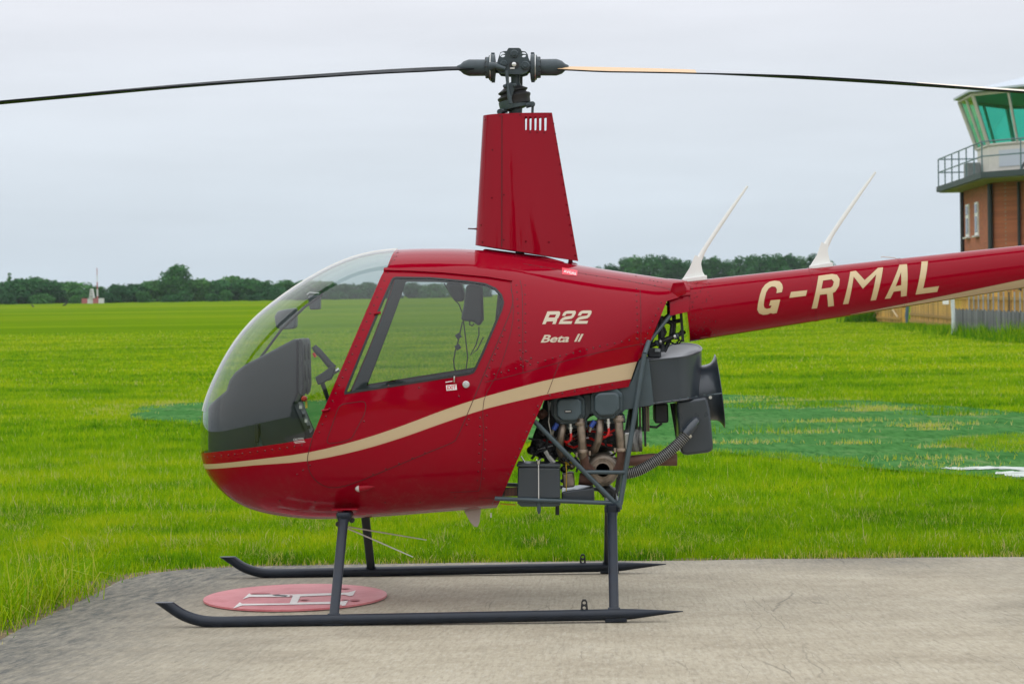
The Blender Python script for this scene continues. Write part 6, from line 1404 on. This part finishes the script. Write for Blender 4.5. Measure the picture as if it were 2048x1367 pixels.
# ---- landing gear
gear = empty('landing_gear', (0, 0, 0)); gear.parent = heli
zs_ = .052
for Y in (-.965, .965):
    sk = empty('skid', (0, 0, 0)); sk.parent = gear
    yy = -.965
    xt = U(319, 1203, yy); xs = [(U(338, 1212, yy).x, .205-.012*0), ]
    cl = [U(343, 1214, yy), U(362, 1226.5, yy), U(385, 1236, yy), U(410, 1241.5, yy), U(440, 1243, yy), U(480, 1242.5, yy)]
    zb0 = U(480, 1242.5, yy).z
    pts = [Vector((p.x, Y, p.z)) for p in cl]; xr = U(1240, 1229, yy).x
    for k in range(1, 8): pts.append(Vector((pts[5].x+(xr-pts[5].x)*k/7, Y, zb0+(.036-zb0)*k/7)))
    sk_pts = [Vector(p) for p in smooth_line([tuple(p) for p in pts], 4)]; mb = MB().tube(sk_pts, .0262, 20); dv = (sk_pts[0]-sk_pts[2]).normalized(); zc_ = U(319, 1203.5, yy).z
    for k in range(20): v = Vector(mb.v[k]); mb.v[k] = tuple(v+dv*((zc_-v.z)/dv.z))
    mb.build('skid_tube', SKIDM, sk)
    te = U(1366, 1221.5, yy); MB().tube([(xr, Y, .036), (xr+.06, Y, .038), (te.x, Y, te.z)], [.0262, .0235, .002], 20).build('skid_tail_cone', SKIDM, sk)
    for px_, wd_ in ((437, .045), (668, .10), (1232, .10)):
        c_ = U(px_, 1250, yy).x; MB().box((c_, Y, .012), (wd_, .042, .020)).build('skid_shoe', SKIDM, sk, bevel=.004)
    br_ = empty('wheel_bracket', (0, 0, 0)); br_.parent = gear
    P = [(U(*p, yy).x, U(*p, yy).z) for p in ((1160,1232),(1162.5,1203),(1165,1197.5),(1172,1197.5),(1174.5,1203),(1177,1232))]; sgy = Y
    hl = [(U(1168.5, py_, yy).x, U(1168.5, py_, yy).z) for py_ in (1204.5, 1214.5)]
    MB().prism_holes(P, [[(h_[0]+.0075*math.cos(k*math.pi/7), h_[1]+.0075*math.sin(k*math.pi/7)) for k in range(14)] for h_ in hl], sgy-.005, sgy+.005).build('lug_plate', BLACK, br_)
def strut(a_, b_, r0_, r1_, nm, sg):
    o = MB().tube([Vector((a_.x, sg*abs(a_.y), a_.z)), Vector((b_.x, sg*abs(b_.y), b_.z))], [r0_, r1_], 18, flat=.55).build(nm, SKIDM, gear); return o
for sg in (-1, 1):
    a_ = U(688, 1030, -.50); b_ = U(668, 1230, -.955); strut(a_, b_, .0235, .0225, 'front_strut', sg)
    MB().tube([Vector((b_.x-.028, sg*.96, b_.z-.004)), Vector((b_.x+.028, sg*.96, b_.z-.004))], .015, 10).build('strut_saddle', SKIDM, gear)
    MB().lathe(Vector((a_.x, sg*.50, a_.z+.005)), (0, 0, -1), [(-.01, .034), (0, .038), (.015, .036), (.035, .026)], 18).build('strut_cap', SKIDM, gear)
    a_ = U(1224, 1020, -.42); b_ = U(1228, 1218, -.955); strut(a_, b_, .0235, .0225, 'rear_strut', sg)
    MB().tube([Vector((b_.x-.028, sg*.96, b_.z-.004)), Vector((b_.x+.028, sg*.96, b_.z-.004))], .015, 10).build('strut_saddle', SKIDM, gear)
    MB().lathe(Vector((a_.x, sg*.42, a_.z+.02)), (0, 0, -1), [(-.012, .018), (-.006, .028), (.02, .030), (.045, .026)], 18).build('strut_cap', SKIDM, gear)
    for dx in (-.03, .032): MB().lathe(Vector((a_.x+dx, sg*.435, a_.z+.006)), (0, 0, 1), [(-.012, .007), (.012, .007)], 8).build('strut_bolt', SKIDM, gear)
fa = U(688, 1036, -.5); MB().tube([Vector((fa.x, -.5, fa.z)), Vector((fa.x, 0, fa.z+.01)), Vector((fa.x, .5, fa.z))], .026, 14).build('front_cross_tube', SKIDM, gear)
ra = U(1224, 1022, -.42); MB().tube([Vector((ra.x, -.42, ra.z)), Vector((ra.x, .42, ra.z))], .026, 14).build('rear_cross_tube', SKIDM, gear)
mb = MB(); P = prism_px([(668,1016),(706,1016),(712,1036),(664,1040)], -.5); mb.prism([(p[0], p[1]) for p in prism_px([(664,1017),(716,1015.5),(716,1018.5),(664,1020)], -.48)], -.51, -.30); mb.build('strut_fairing', RED, heli, bevel=.006)
for (x, y) in ((676,1047),(690,1048),(704,1040)): MB().lathe(U(x, y, -.47), (0, -1, 0), [(-.02, .012), (.01, .012)], 10).build('gear_fitting', BLACK, gear)
# belly aerials and fin
MB().tube([U(692, 1052, 0), U(853, 1079, -.05)], [.0038, .0025], 8).build('belly_whip', OFFW, heli); MB().tube([U(696, 1056, -.1), U(826, 1113, -.28)], [.0038, .0025], 8).build('belly_whip', OFFW, heli)
mb = MB(); mb.prism(prism_px([(928,1020),(962,1016),(959,1044),(955,1053),(949,1052),(941,1044)], -.1), -.112, -.088); mb.build('belly_antenna', pmat('aerial_pink', (.55, .47, .44), .5), heli, bevel=.004)
mb = MB(); MB().tube([U(982, 1025, -.3), U(982, 1034, -.3)], .004, 6).build('fuel_drain', OFFW, heli)
